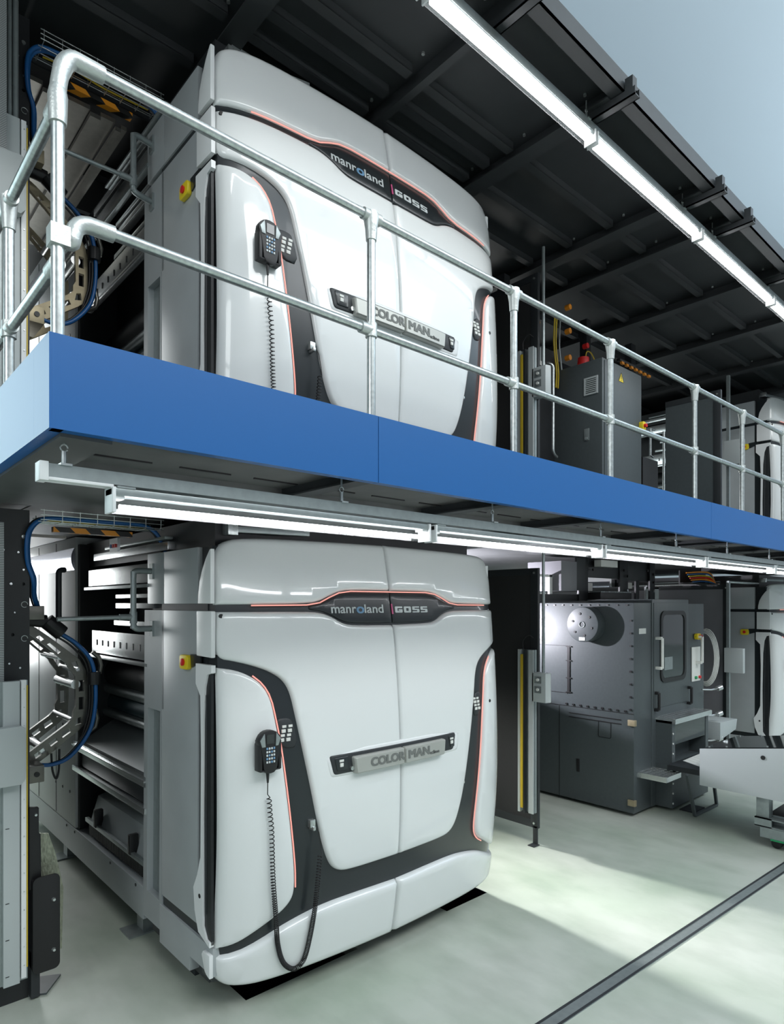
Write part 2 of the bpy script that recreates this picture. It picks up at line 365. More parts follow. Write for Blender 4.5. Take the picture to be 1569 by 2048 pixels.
# ================================================================= PRESS UNIT (the white cabinet with its side and its cylinders)
def make_unit():
    u = thing('printing_unit', (3.1, 4.6, 0.0), 'white and charcoal press cabinet standing on the ground floor beside the diagonal floor channel', 'printing press')
    # charcoal under-cover with the real curve
    bm = B(); nx, nz = 40, 44; T = [-1.285 + 2.57 * i / nx for i in range(nx + 1)]; Zs = [.20 + 2.66 * j / nz for j in range(nz + 1)]
    g = [[bm.verts.new((XC + t, front(XC + t, z), z)) for z in Zs] for t in T]; h = [[bm.verts.new((XC + t, 3.78, z)) for z in (Zs[0], Zs[-1])] for t in T]
    for i in range(nx):
        for j in range(nz): bm.faces.new([g[i][j], g[i + 1][j], g[i + 1][j + 1], g[i][j + 1]])
        bm.faces.new([g[i][0], h[i][0], h[i + 1][0], g[i + 1][0]]); bm.faces.new([g[i][-1], g[i + 1][-1], h[i + 1][1], h[i][1]])
        bm.faces.new([h[i][0], h[i][1], h[i + 1][1], h[i + 1][0]])
    for i in (0, nx): bm.faces.new(([h[i][0]] + g[i] + [h[i][1]]) if i else ([h[i][0]] + g[i] + [h[i][1]])[::-1])
    mk('under_cover', bm, M['dark'], u)
    # white shells
    s = .004
    capb = [(.0, 2.598), (.36, 2.598), (.46, 2.585), (.54, 2.555), (.62, 2.52), (.72, 2.503), (1.29, 2.498), (1.29, 2.498)]
    capo = capb + [(1.29, 2.70), (1.285, 2.80), (1.24, 2.88), (1.12, 2.915), (.6, 2.925), (0, 2.93)]
    def half(p): return [(max(a, s), b) for a, b in p]
    def dd(p, idx):   # doubled corners stay sharp
        out = []
        for i, q in enumerate(p): out += [q] * (3 if i in idx else 1)
        return out
    cr = dd(half(capo), (0, len(capo) - 1, 6)); face_panel('top_cover', cr, M['white'], u, .03, .028)
    face_panel('top_cover', mir(cr), M['white'], u, .03, .028)
    door = [(s, 2.355), (.38, 2.36), (.46, 2.38), (.53, 2.42), (.61, 2.447), (.70, 2.455), (1.29, 2.455), (1.295, 2.30), (1.29, 2.175), (1.20, 2.155), (1.10, 2.125), (1.0, 2.085), (.92, 2.03), (.875, 1.95), (.845, 1.80),
            (.80, 1.58), (.75, 1.35), (.70, 1.12), (.66, .97), (.62, .86), (.58, .79), (.52, .748), (.43, .735), (.2, .732), (s, .73)]
    dr = dd(door, (0, 6, len(door) - 1)); face_panel('door', dr, M['white'], u, .03, .022); face_panel('door', mir(dr), M['white'], u, .03, .022)
    fin = [(1.29, 2.12), (1.20, 2.105), (1.11, 2.06), (1.05, 2.00), (1.01, 1.92), (.985, 1.78), (.955, 1.6), (.93, 1.4), (.905, 1.2), (.88, 1.0), (.862, .85), (.855, .73), (.87, .665), (.92, .61), (1.0, .565), (1.1, .51), (1.2, .45), (1.29, .42)]
    fr = dd(fin, (0, len(fin) - 1)); fl_ = mir(fr)
    face_panel('fin_cover', fl_, M['white'], u, .04, .03); face_panel('fin_cover', fr, M['white'], u, .04, .03)
    sk = [(s, .545), (.35, .555), (.6, .555), (.76, .535), (.92, .50), (1.06, .445), (1.18, .395), (1.29, .37), (1.295, .28), (1.27, .21), (1.2, .175), (.9, .165), (.4, .155), (s, .15)]
    sr = dd(sk, (0, 7, len(sk) - 1)); face_panel('skirt', sr, M['white'], u, .05, .03); face_panel('skirt', mir(sr), M['white'], u, .05, .03)
    # logo plates, lettering, red line
    lp = [(.004, 2.585), (.36, 2.585), (.45, 2.572), (.53, 2.54), (.62, 2.505), (.70, 2.492), (.70, 2.465), (.61, 2.458), (.53, 2.43), (.46, 2.392), (.38, 2.372), (.004, 2.368)]
    lpr = dd(lp, (0, len(lp) - 1)); pr = face_panel('logo_plate', lpr, M['dark'], u, .012, .01); pl = face_panel('logo_plate', mir(lpr), M['dark'], u, .012, .01)
    face_text('lettering', 'manr', -.531, -.326, 2.441, .041, M['lettw'], pl, .013, .018)
    face_text('lettering', 'o', -.320, -.258, 2.439, .044, M['lettb'], pl, .013, .03)
    face_text('lettering', 'land', -.250, -.082, 2.441, .058, M['lettw'], pl, .013, .018)
    face_strokes('divider_mark', [[(-.004 + .006, 2.432), (.014, 2.432), (.010, 2.505), (-.002 + .002, 2.505)]], M['pink'], pr, .013)
    def L(k, polys):
        x0 = .034 + k * .0875; w = .072; z0 = 2.441; hh = .045
        return [[(x0 + a * w, z0 + b * hh) for a, b in p] for p in polys]
    a, c = .24, .27
    gG = [[(0, .1), (.08, 0), (.92, 0), (1, .1), (1, .55), (.5, .55), (.5, .55 - c + .02), (.68, .33), (.68, c), (.32, c), (.32, 1 - c), (1, 1 - c), (1, 1), (.1, 1), (0, .9)]]
    gO = [[(0, .1), (.1, 0), (.9, 0), (1, .1), (1, .5), (.68, .5), (.68, c), (.32, c), (.32, .5), (0, .5)], [(0, .5), (.32, .5), (.32, 1 - c), (.68, 1 - c), (.68, .5), (1, .5), (1, .9), (.9, 1), (.1, 1), (0, .9)]]
    gS = [[(0, 0), (.92, 0), (1, .08), (1, .54), (.92, .61), (.32, .61), (.32, .79), (1, .79), (1, 1), (.08, 1), (0, .92), (0, .46), (.08, .39), (.68, .39), (.68, .21), (0, .21)]]
    face_strokes('lettering', L(0, gG) + L(1, gO) + L(2, gS) + L(3, gS), M['lettw'], pr, .013)
    red = [(-1.10, 2.494), (-.72, 2.497), (-.62, 2.512), (-.54, 2.548), (-.46, 2.578), (-.36, 2.590)]
    face_tube('light_strip', red + mir(red), .0045, M['led'], u, .022)
    fe = [(1.12, 2.068), (1.06, 2.015), (1.013, 1.93), (.985, 1.79), (.955, 1.61), (.93, 1.41), (.905, 1.21), (.88, 1.01), (.860, .85), (.853, .73), (.866, .662), (.915, .605), (.99, .563)]
    fe = [(a - .006, b) for a, b in fe]
    face_tube('light_strip', chaikin(fe, 1, False), .0045, M['led'], u, .014)
    face_tube('light_strip', chaikin([(-a, b) for a, b in fe[:-3]], 1, False), .0045, M['led'], u, .014)
    # handle
    hp = fil([(-.625, 1.522), (-.592, 1.398), (.535, 1.398), (.568, 1.522)], .022)
    bez = [(-.65, 1.545), (-.62, 1.41), (-.60, 1.375), (.58, 1.375), (.60, 1.41), (.62, 1.545)]
    face_panel('handle_recess_rim', bez, M['trimw'], u, .006, .02, .029, rnd=1)
    hpl = face_panel('handle_plate', hp, M['darkm'], u, .008, .006, .034, rnd=0)
    for t0, t1, xs in ((-.455, -.012, 0), (-.007, .415, 1)):
        o = fil([(t0, 1.500), (t0 + (0 if xs else .014), 1.385), (t1 - (.014 if xs else 0), 1.385), (t1, 1.500)], .014)
        gp = face_panel('handle', o, M['silver'], u, .035, .010, .045, rnd=0, back=.05)
        if xs:
            face_text('lettering', 'MAN', .018, .222, 1.418, .055, M['lettg'], gp, .081, .06); face_text('lettering', 'e:line', .234, .330, 1.414, .024, M['lettg'], gp, .081, .03)
        else: face_text('lettering', 'COLOR', -.325, -.026, 1.418, .055, M['lettg'], gp, .081, .06)
    for t0, t1 in ((-.592, -.482), (.478, .545)):
        p = face_panel('button_plate', fil([(t0, 1.508), (t0 + .02, 1.42), (t1, 1.42), (t1, 1.508)], .01), M['dark'], u, .006, .006, .042, rnd=0)
        c0 = (t0 + t1) / 2
        bm = B(); face_box(bm, c0 - .02, c0 + .014, 1.478, 1.492, .048, .004); mk('button_label', bm, M['paper'], p)
        bm = B(); face_box(bm, c0 - .016, c0 + .010, 1.446, 1.470, .048, .006); mk('button', bm, M['paper'], p, .002)
    bm = B(); y = front(XC - .457, 1.425) - .042; cyl(bm, (XC - .457, y + .01, 1.424), (XC - .457, y - .014, 1.424), .014); mk('lock', bm, M['steel'], u)
    # key pads
    for sgn, pts in ((-1, [(-.985, 1.795), (-.90, 1.797), (-.865, 1.775), (-.828, 1.605), (-.94, 1.612), (-.955, 1.66)]), (1, [(.985 - .02, 1.79), (.90, 1.797), (.865, 1.775), (.835, 1.605), (.925, 1.612), (.94, 1.66)])):
        p = face_panel('key_pad', pts, M['darkm'], u, .010, .008, 0, rnd=1)
        sh = -.905 if sgn < 0 else .885 - .01
        for r_ in range(4):
            for c_ in range(2):
                cx = sh + (c_ - .5) * .042 + (.75 - r_ * .012 - .75) * (-1 if sgn < 0 else 1) * -1 * .5
                zz = 1.745 - r_ * .027; hh = .008 if r_ % 2 == 0 else .0105
                bm = B(); face_box(bm, cx - .014, cx + .014, zz - hh, zz + hh, .010, .005 if r_ % 2 else .003)
                mk('button' if r_ % 2 else 'button_label', bm, M['paper'], p, .002)
    # holder of the handheld terminal
    bm = B(); y0 = front(XC - 1.03, 1.6) - .055; XC_ = XC - .045
    box(bm, (XC_ - 1.105, y0 - .05, 1.515), (XC_ - 1.085, y0 + .01, 1.68)); box(bm, (XC_ - .975, y0 - .05, 1.515), (XC_ - .955, y0 + .01, 1.69)); box(bm, (XC_ - 1.10, y0 - .005, 1.515), (XC_ - .96, y0 + .012, 1.70))
    box(bm, (XC_ - 1.10, y0 - .05, 1.512), (XC_ - .96, y0, 1.522)); mk('terminal_holder', bm, M['rubber'], u, .005)
    # locks and sockets
    for t, z, b_ in ((1.04, 1.71, .04), (-1.27, 2.43, .03)):
        bm = B(); y = front(XC + t, z) - b_; cyl(bm, (XC + t, y + .01, z), (XC + t, y - .003, z), .013); mk('key_lock', bm, M['rubber'], u)
    bm = B(); face_box(bm, -.765, -.725, 1.09, 1.14, 0, .03); face_box(bm, -.755, -.735, 1.075, 1.10, 0, .05); mk('socket', bm, M['steel'], u, .006)
    bm = B(); face_box(bm, .70, .72, 1.095, 1.115, 0, .004); mk('socket_plate', bm, M['steel'], u, .002)
    # side trims (both sides)
    for sd, xa, xb in ((0, 1.772, 1.80), (1, 4.325, 4.355)):
        nm = 'side_trim'
        def P(name, pts, m=M['trimw'], x0=xa, x1=xb, bev=.006, par=u):
            bm = B(); prism(bm, pts, 'x', x0, x1); return mk(name, bm, m, par, bev)
        P(nm, [(3.585, 2.505), (3.755, 2.505), (3.752, 2.56), (3.735, 2.64), (3.70, 2.71), (3.65, 2.78), (3.60, 2.83), (3.585, 2.835)])
        P(nm, [(3.575, 2.18), (3.774, 2.184), (3.774, 2.46), (3.575, 2.46)])
        bm = B(); holed(bm, [(3.60, .44), (3.75, .483), (3.80, .60), (3.818, .738), (3.765, .83), (3.72, .95), (3.712, 1.6), (3.722, 1.94), (3.785, 2.01), (3.784, 2.135), (3.575, 2.135), (3.575, 2.09), (3.63, 2.075), (3.66, 2.0), (3.68, 1.8), (3.69, 1.2), (3.685, .54), (3.64, .475), (3.60, .47)], [], 'x', xa, xb); mk(nm, bm, M['trimw'], u)
        P(nm, [(3.60, .25), (3.645, .262), (3.665, .273), (3.708, .363), (3.69, .39), (3.60, .39)])
        P('side_slot', [(3.60, .45), (3.70, .45), (3.70, 2.10), (3.60, 2.10)], M['black'], xa + .012 if not sd else xa - .002, xb + .002 if not sd else xb - .012, 0)
        bm = B(); xr = 1.783 if not sd else 4.33; cyl(bm, (xr, 3.665, .62), (xr, 3.655, 1.95), .006, n=10); mk('slot_rod', bm, M['darkm'], u)
        bm = B(); cyl(bm, (xa - .002 if not sd else xb + .002, 3.73, .71), (xa + .01 if not sd else xb - .01, 3.73, .71), .014); mk('key_lock', bm, M['rubber'], u)
    # grey side housing
    for x0, x1, tg in ((1.80, 1.86, 0), (4.32, 4.38, 1)):
        bm = B(); box(bm, (x0, 3.815, 2.505), (x1, 4.334, 2.86)); mk('side_panel', bm, M['grey'], u, .003)
        bm = B(); box(bm, (x0, 3.815, .495), (x1, 4.374, 2.460)); mk('side_panel', bm, M['grey'], u, .003)
        bm = B(); box(bm, (x0, 4.338, 2.505), (x1, 4.625, 2.86)); mk('rear_panel', bm, M['grey'], u, .003)
        bm = B(); holed(bm, [(4.376, .24), (4.71, .24), (4.68, 2.46), (4.338, 2.46), (4.338, 1.78), (4.376, 1.78)], [[(4.42, .44), (4.64, .44), (4.62, 1.76), (4.40, 1.76)]], 'x', x0, x1); mk('rear_panel', bm, M['grey'], u)
        xi = x0 + .05 if not tg else x0 - .0
        bm = B(); box(bm, (x0 + .045 if not tg else x0, 4.38, .3), (x1 if not tg else x1 - .045, 4.70, 1.9)); mk('recess_plate', bm, M['galv'], u)
        bm = B(); box(bm, (x0 + .012, 3.70, .40), (x1 - .012, 4.40, 2.52)); mk('groove_band', bm, M['dark'], u)
        bm = B(); prism(bm, [(3.63, .30), (3.933, .25), (3.933, .10), (3.96, .10), (4.42, .235), (4.42, .425), (3.70, .425)] if 0 else [(3.60, .255), (3.92, .255), (3.92, .16), (4.40, .16), (4.40, .425), (3.60, .425)], 'x', x0 - .005, x1 + .005); mk('base_panel', bm, M['grey'], u, .003)
    bm = B(); box(bm, (1.86, 3.78, .12), (4.34, 4.68, 2.84)); mk('housing_core', bm, M['darkm'], u)
    # the wrap of the e-stop and the dark tail behind it
    bm = B(); prism(bm, [(3.76, 2.14), (3.885, 2.10), (3.90, 2.185), (3.76, 2.19)], 'x', 1.79, 1.802); mk('side_stripe', bm, M['dark'], u)
    bm = B(); prism(bm, rrect(3.895, 2.085, 4.02, 2.178, .025), 'x', 1.768, 1.80); es = mk('emergency_stop', bm, M['yellow'], u, .008); es['label'] = 'yellow box with a red push button'
    bm = B(); cyl(bm, (1.768, 3.955, 2.132), (1.755, 3.955, 2.132), .022, .024); mk('push_button', bm, M['red'], es, .003)
    # guard gate brackets and cylinders in the open flank
    bm = B(); box(bm, (2.15, 4.68, .30), (4.34, 6.35, 3.0)); mk('machine_frame', bm, M['black'], u)
    bm = B(); box(bm, (1.82, 6.27, .45), (2.2, 6.325, 3.05)); mk('inner_wall', bm, M['black'], u)
    bm = B(); box(bm, (1.80, 6.33, .45), (4.40, 8.6, 3.12)); w = mk('rear_housing', bm, M['trimw'], u, .004)
    for yy in (6.95, 7.6):
        bm = B(); box(bm, (1.797, yy, .46), (1.803, yy + .006, 3.1)); mk('panel_seam', bm, M['darkm'], w)
    for i in range(9):
        bm = B(); yy, zz = 6.5 + .23 * (i % 3), (.75, 1.35, 2.0)[i // 3]; cyl(bm, (1.796, yy, zz), (1.803, yy, zz), .014, n=10); mk('screw', bm, M['darkm'], w)
    bm = B(); box(bm, (1.80, 4.71, .20), (4.38, 8.4, .44)); mk('base_beam', bm, M['grey'], u, .004)
    for yy in (4.85, 5.4, 6.35, 6.6):
        bm = B(); cyl(bm, (1.795, yy, .41), (1.81, yy, .41), .012, n=10); mk('screw', bm, M['darkm'], u)
    def bar(name, z0, z1, y0, y1, x0, x1, m, bev=.004):
        bm = B(); box(bm, (x0, y0, z0), (x1, y1, z1)); return mk(name, bm, m, u, bev)
    bar('cross_rail', 1.165, 1.25, 4.66, 6.40, 1.80, 1.84, M['bright']); bar('cross_rail', 1.205, 1.22, 4.66, 6.40, 1.785, 1.80, M['bright'])
    bar('cover_strip', 1.03, 1.165, 4.66, 6.34, 1.83, 1.86, M['darkm']); bar('cross_rail', .975, 1.02, 4.66, 6.40, 1.79, 1.84, M['bright'])
    bar('toothed_rail', .88, .965, 4.68, 5.75, 1.90, 1.94, M['greyp'])
    bm = B(); prism(bm, [(1.84, 1.25), (2.12, 1.42), (2.14, 1.42), (2.14, 1.24)], 'y', 4.68, 6.34); mk('sloping_sheet', bm, M['greyp'], u)
    bm = B(); prism(bm, [(1.84, .60), (1.90, .80), (2.05, .84), (2.14, .70), (2.14, .52), (1.9, .52)], 'y', 4.72, 6.02); gd = mk('roller_guard', bm, M['greyp'], u, .006)
    for yy in (4.95, 5.75):
        bm = B(); box(bm, (1.79, yy, .60), (1.86, yy + .05, .75)); mk('guard_clip', bm, M['rubber'], gd, .008)
    bar('guard_rail', .585, .62, 4.70, 6.05, 1.80, 1.83, M['galv'])
    bm = B()
    for i in range(50): box(bm, (1.83, 4.70 + i * .027, .47), (1.87, 4.712 + i * .027, .57))
    mk('comb_strip', bm, M['rubber'], u)
    bp = bar('slotted_plate', 2.085, 2.275, 4.63, 5.96, 1.83, 1.845, M['bright'])
    for i in range(9):
        bm = B(); yy = 4.7 + i * .14; box(bm, (1.826, yy, 2.15), (1.832, yy + .014, 2.20)); mk('slot', bm, M['rubber'], bp)
    bar('cross_rail', 2.045, 2.075, 4.63, 6.0, 1.80, 1.84, M['bright']); bar('plate_rail', 2.66, 2.80, 4.61, 6.02, 1.82, 1.84, M['bright'])
    bar('cross_rail', 2.625, 2.65, 4.61, 6.05, 1.79, 1.83, M['galv']); bar('cross_rail', 2.55, 2.58, 4.62, 5.4, 1.84, 1.90, M['bright'])
    bar('cross_rail', 2.47, 2.51, 4.62, 5.4, 1.84, 1.90, M['bright']); bar('cross_rail', 2.33, 2.37, 4.64, 5.5, 1.86, 1.90, M['steel'])
    bar('top_rail', 2.88, 2.94, 4.37, 5.95, 1.84, 1.90, M['bright'], .006); bar('top_rail', 2.955, 2.975, 4.37, 5.6, 1.82, 1.88, M['galv'])
    for x, z, r, m in ((2.18, 1.86, .15, 'black'), (2.20, 1.58, .14, 'tint'), (2.08, 1.72, .05, 'galv'), (2.06, 1.50, .04, 'galv')):
        bm = B(); cyl(bm, (x, 4.66, z), (x, 6.34, z), r, n=32); mk('cylinder', bm, M[m], u)
    bm = B(); cyl(bm, (1.96, 6.36, 2.92), (1.96, 8.4, 2.92), .19, n=32); mk('web_roller', bm, M['cyl'], u)
    # top hinge and dark head structure above the cabinet
    bm = B(); prism(bm, [(2.0, 3.72), (2.5, 3.60), (2.5, 3.66), (2.35, 3.70), (2.35, 3.74), (2.0, 3.78)], 'z', 2.96, 3.0); mk('hinge_arm', bm, M['galv'], u, .004)
    bm = B(); box(bm, (1.95, 3.70, 2.94), (2.02, 3.78, 3.01)); mk('hinge_block', bm, M['steel'], u, .004)
    bm = B(); box(bm, (1.9, 3.78, 2.84), (4.3, 8.0, 3.06)); mk('head_frame', bm, M['black'], u)
    # flange brackets for the gate
    for z in (2.735, 2.33):
        bm = B(); tube(bm, arc((1.655, 4.505, z - (.03 if z > 2.5 else -.03)), (1.655, 4.505, z), (1.70, 4.51, z), 5) + [(1.80, 4.53, z)], .021, 10)
        box(bm, (1.785, 4.50, z - .055), (1.80, 4.56, z + .055)); mk('gate_bracket', bm, M['galv'], u)
    # foot plates
    for yy in (4.98, 6.94):
        bm = B(); box(bm, (1.76, yy - .1, 0), (1.98, yy + .1, .012)); box(bm, (1.88, yy - .06, .012), (2.0, yy + .06, .21)); mk('foot_plate', bm, M['galv'], u)
    for x0, y0 in ((2.0, 3.95), (4.0, 3.95), (3.0, 4.4)):
        bm = B(); box(bm, (x0 - .08, y0 - .0 + .16, 0), (x0 + .12, y0 + .34, .21)); mk('foot', bm, M['darkm'], u)
    return u
unit = make_unit()
DZ = 3.02
unit2 = copy_tree(unit, (0, 0, DZ), 'white and charcoal press cabinet on the upper gallery behind the handrail', None, ('foot_plate', 'foot'))
unit3 = copy_tree(unit, (9.55, 0, -.08), 'part of a white press cabinet at the right picture edge, ground floor', None, ('foot_plate', 'foot'))
unit4 = copy_tree(unit, (9.55, 0, DZ - .08), 'part of a white press cabinet at the right picture edge, upper gallery', None, ('foot_plate', 'foot'))
for q in (unit, unit2, unit3, unit4): q['group'] = 'printing units of the press'

# handheld terminals with coiled cords
def make_terminal():
    XC = 3.055
    y0 = front(XC - .985, 1.62) - .055
    t = thing('handheld_terminal', (XC - 1.03, y0, 1.62), 'black handheld keypad terminal on the lower white cabinet, coiled cord hanging down', 'handheld terminal', 'handheld control terminals')
    o = [(-1.075, 1.505), (-1.015, 1.495), (-.985, 1.52), (-.975, 1.60), (-.955, 1.69), (-.965, 1.72), (-1.0, 1.75), (-1.05, 1.757), (-1.09, 1.74), (-1.115, 1.70), (-1.10, 1.66), (-1.085, 1.60)]
    bm = B(); prism(bm, [(XC + a, b) for a, b in chaikin(o, 1)], 'y', y0 - .055, y0 - .01); mk('body', bm, M['rubber'], t, .008)
    for o in ([(-1.105, 1.70), (-1.075, 1.74), (-1.068, 1.66), (-1.092, 1.66)], [(-.965, 1.70), (-.995, 1.74), (-1.0, 1.66), (-.982, 1.66)]):
        bm = B(); prism(bm, [(XC + a, b) for a, b in o], 'y', y0 - .060, y0 - .05); mk('side_grip', bm, M['galv'], t, .002)
    bm = B(); prism(bm, [(XC + a, b) for a, b in ((-1.06, 1.675), (-1.01, 1.675), (-1.01, 1.73), (-1.06, 1.73))], 'y', y0 - .058, y0 - .05); mk('display', bm, M['glass'], t)
    for i in range(4):
        for j in range(5):
            bm = B(); x = XC - 1.057 + i * .016; z = 1.648 - j * .020; box(bm, (x - .005, y0 - .059, z - .006), (x + .005, y0 - .05, z + .006)); mk('key', bm, M['lettw'] if (i + j) % 3 else M['lettb'], t, .001)
    bm = B(); cyl(bm, (XC - 1.038, y0 - .03, 1.50), (XC - 1.037, y0 - .03, 1.44), .011, .006, 12); mk('cord_boot', bm, M['rubber'], t)
    P = [(-1.037, 1.345), (-1.03, 1.24), (-1.02, 1.134), (-1.005, .847), (-.975, .60), (-.95, .42), (-.90, .28), (-.82, .21), (-.755, .25), (-.725, .40), (-.705, .60), (-.695, .80), (-.69, .925)]
    C = smooth([(XC + .02 + a, front(XC + a, b) - .07, b) for a, b in P], 10)
    pts = [Vector((XC - 1.037, y0 - .03, 1.45)), Vector((XC - 1.038, y0 - .03, 1.37))]
    # arc length walk, coil pitch opens at the top of both legs
    L = [0]
    for a, b in zip(C, C[1:]): L.append(L[-1] + (b - a).length)
    s, ph, j = 0, 0, 0
    while s < L[-1]:
        while j < len(L) - 2 and L[j + 1] < s: j += 1
        f = (s - L[j]) / (L[j + 1] - L[j]); p = C[j].lerp(C[j + 1], f); d = (C[j + 1] - C[j]).normalized(); a = Vector((0, -1, 0)); a = (a - d * a.dot(d)).normalized(); b = d.cross(a)
        pts.append(p + (a * math.cos(ph) + b * math.sin(ph)) * .0135)
        pit = .0095 + .018 * min(1, max(0, (p.z - .45) / .7)) ; ph += 2 * math.pi / 9; s += pit / 9
    e = XC - .69; pts += [Vector((XC - .66, front(XC - .66, 1.0) - .06, .98)), Vector((XC - .67, front(XC - .67, 1.05) - .05, 1.06)), Vector((e, front(e, 1.09) - .045, 1.10))]
    bm = B(); tube(bm, pts, .0032, 5); mk('coiled_cord', bm, M['rubber'], t, ang=80)
    return t
term = make_terminal()
copy_tree(term, (0, 0, DZ), 'black handheld keypad terminal on the upper white cabinet behind the handrail')
# ================================================================= GALLERY DECKS
PX = [2.10, 3.27, 4.445, 5.92, 7.05, 8.28, 9.5, 10.7, 11.9]
wk = thing('gallery_walkway', (.62, 2.46, 3.0), 'upper gallery walkway with bright blue steel fascia and dark underside', 'walkway')
for i, (a, b) in enumerate(((.622, 2.118), (2.122, 6.2), (6.204, 14))):
    bm = B(); box(bm, (a, 2.452, 3.113), (b, 2.462, 3.447)); box(bm, (a, 2.462, 3.113), (b, 2.50, 3.119)); mk('fascia_panel', bm, M['blue'], wk)
for a, b in ((2.4521, 2.66), (2.6605, 7)):
    bm = B(); box(bm, (.612, a, 3.113), (.622, b, 3.447)); box(bm, (.622, a, 3.113), (.66, b, 3.119)); mk('fascia_panel', bm, M['blue'], wk)
bm = B(); box(bm, (.622, 2.49, 3.19), (14, 3.30, 3.20)); box(bm, (.622, 3.30, 3.125), (14, 3.36, 3.20)); mk('deck_plate', bm, M['under'], wk)
bm = B(); box(bm, (.622, 3.36, 3.13), (14, 4.59, 3.145)); box(bm, (1.045, 4.59, 3.13), (14, 8.8, 3.145)); mk('deck_plate', bm, M['under'], wk)
bm = B(); box(bm, (.66, 2.50, 3.10), (.84, 4.5, 3.12)); box(bm, (.74, 2.50, 3.12), (.76, 4.5, 3.19)); mk('edge_beam', bm, M['under'], wk)
for x in PX:
    bm = B(); box(bm, (x - .05, 2.50, 3.125), (x + .05, 3.34, 3.135)); box(bm, (x - .01, 2.50, 3.13), (x + .01, 3.34, 3.19)); mk('cross_beam', bm, M['darkm'], wk)
for y in (2.62, 3.1):
    x = .95
    while x < 9: bm = B(); box(bm, (x, y, 3.183), (x + .28, y + .012, 3.191)); x += .42; mk('deck_slot', bm, M['rubber'], wk)
up = thing('upper_platform', (-2, 2.33, 6.2), 'dark steel platform overhead with cross beams and stiffening ribs', 'platform')
bm = B(); box(bm, (-2, 2.40, 6.30), (16, 9, 6.34)); mk('deck_plate', bm, M['soffit'], up)
bm = B(); box(bm, (-2, 2.33, 6.20), (16, 2.43, 6.215)); box(bm, (-2, 2.33, 6.20), (16, 2.34, 6.34)); mk('edge_channel', bm, M['soffit'], up)
BX = [.55, 2.05, 3.23, 4.38, 5.98, 6.66, 8.1, 9.5, 11.0, 12.5]
for i, x in enumerate(BX):
    big = i != 2
    bm = B(); w = .075 if big else .03
    y0 = 2.43
    box(bm, (x - w, y0, 6.19), (x + w, 8.9, 6.202)); box(bm, (x - .012, y0, 6.20), (x + .012, 8.9, 6.30))
    if i == 2: pass
    mk('cross_beam', bm, M['soffit'], up)
    bm = B(); box(bm, (x - .035, 2.24, 6.13), (x + .035, 2.75, 6.14)); box(bm, (x - .035, 2.24, 6.13), (x - .027, 2.75, 6.19)); box(bm, (x + .027, 2.24, 6.13), (x + .035, 2.75, 6.19)); box(bm, (x - .03, 2.26, 6.19), (x + .03, 2.32, 6.28)); mk('bracket', bm, M['soffit'], up)
    for k in range(5):
        for s in (-.1, .1): bm = B(); cyl(bm, (x + s, 2.6 + k * .55, 6.285), (x + s, 2.6 + k * .55, 6.30), .012, n=8); mk('bolt', bm, M['steel'], up)
for i in range(len(BX) - 1):
    a, b = BX[i], BX[i + 1]
    for y in ((3.30, 3.55, 3.78, 4.3) if i == 1 or i == 2 else (3.30, 3.76, 4.25, 5.0, 6.0)):
        bm = B(); box(bm, (a + .04, y - .035, 6.235), (b - .09, y + .035, 6.245)); box(bm, (a + .04, y - .035, 6.24), (b - .09, y - .027, 6.30)); mk('stiffener', bm, M['soffit'], up)
bm = B(); box(bm, (2.6, 3.85, 5.95), (3.42, 3.87, 6.2)); mk('head_panel', bm, M['black'], up)
for a, b in ((2.06, 2.6), (3.42, 4.2)):
    bm = B(); box(bm, (a, 3.86, 5.90), (b, 3.88, 6.2)); mk('head_panel', bm, M['galv'], up)

# ================================================================= HANDRAIL
hr = thing('handrail', (.64, 2.44, 3.447), 'galvanised pipe handrail with cast fittings along the blue fascia', 'handrail')
Y0, ZT, ZM, r = 2.485, 4.455, 3.882, .0215
bm = B(); cyl(bm, (.80, Y0, ZT), (14, Y0, ZT), r, n=16); mk('top_rail', bm, M['steel'], hr)
bm = B(); cyl(bm, (.80, Y0, ZM), (14, Y0, ZM), r, n=16); mk('middle_rail', bm, M['steel'], hr)
XS, ZS, ZR = .648, 4.27, 3.71
bm = B(); cyl(bm, (XS, Y0 + .03, ZS), (XS, 7, ZS), r, n=16); mk('top_rail', bm, M['steel'], hr)
bm = B(); cyl(bm, (XS, Y0 + .03, ZR), (XS, 7, ZR), r, n=16); mk('middle_rail', bm, M['steel'], hr)
for x in PX:
    bm = B(); cyl(bm, (x, Y0, 3.30), (x, Y0, ZT - .02), r, n=16); p = mk('post', bm, M['steel'], hr)
    bm = B(); tube(bm, [(x, Y0, ZT - .12), (x, Y0, ZT - .06), (x, Y0, ZT - .01), (x, Y0, ZT + .02)], [.027, .031, .040, .036], 16); cyl(bm, (x - .055, Y0, ZT), (x + .055, Y0, ZT), .029, n=16); mk('tee_fitting', bm, M['alu'], p)
    bm = B(); cyl(bm, (x, Y0, ZM - .035), (x, Y0, ZM + .035), .030, n=16); cyl(bm, (x - .07, Y0, ZM), (x + .0, Y0, ZM), .029, n=16); mk('cross_fitting', bm, M['alu'], p)
bm = B(); cyl(bm, (XS, Y0 + .0, 3.30), (XS, Y0, 4.30), .0225, n=18); p = mk('post', bm, M['steel'], hr)
bm = B(); tube(bm, [(XS, Y0, 4.20), (XS, Y0, 4.235), (XS, Y0, 4.30), (XS, Y0, 4.33)], [.029, .031, .033, .027], 18); cyl(bm, (XS, Y0, ZS), (XS, Y0 + .08, ZS), .029, n=16)
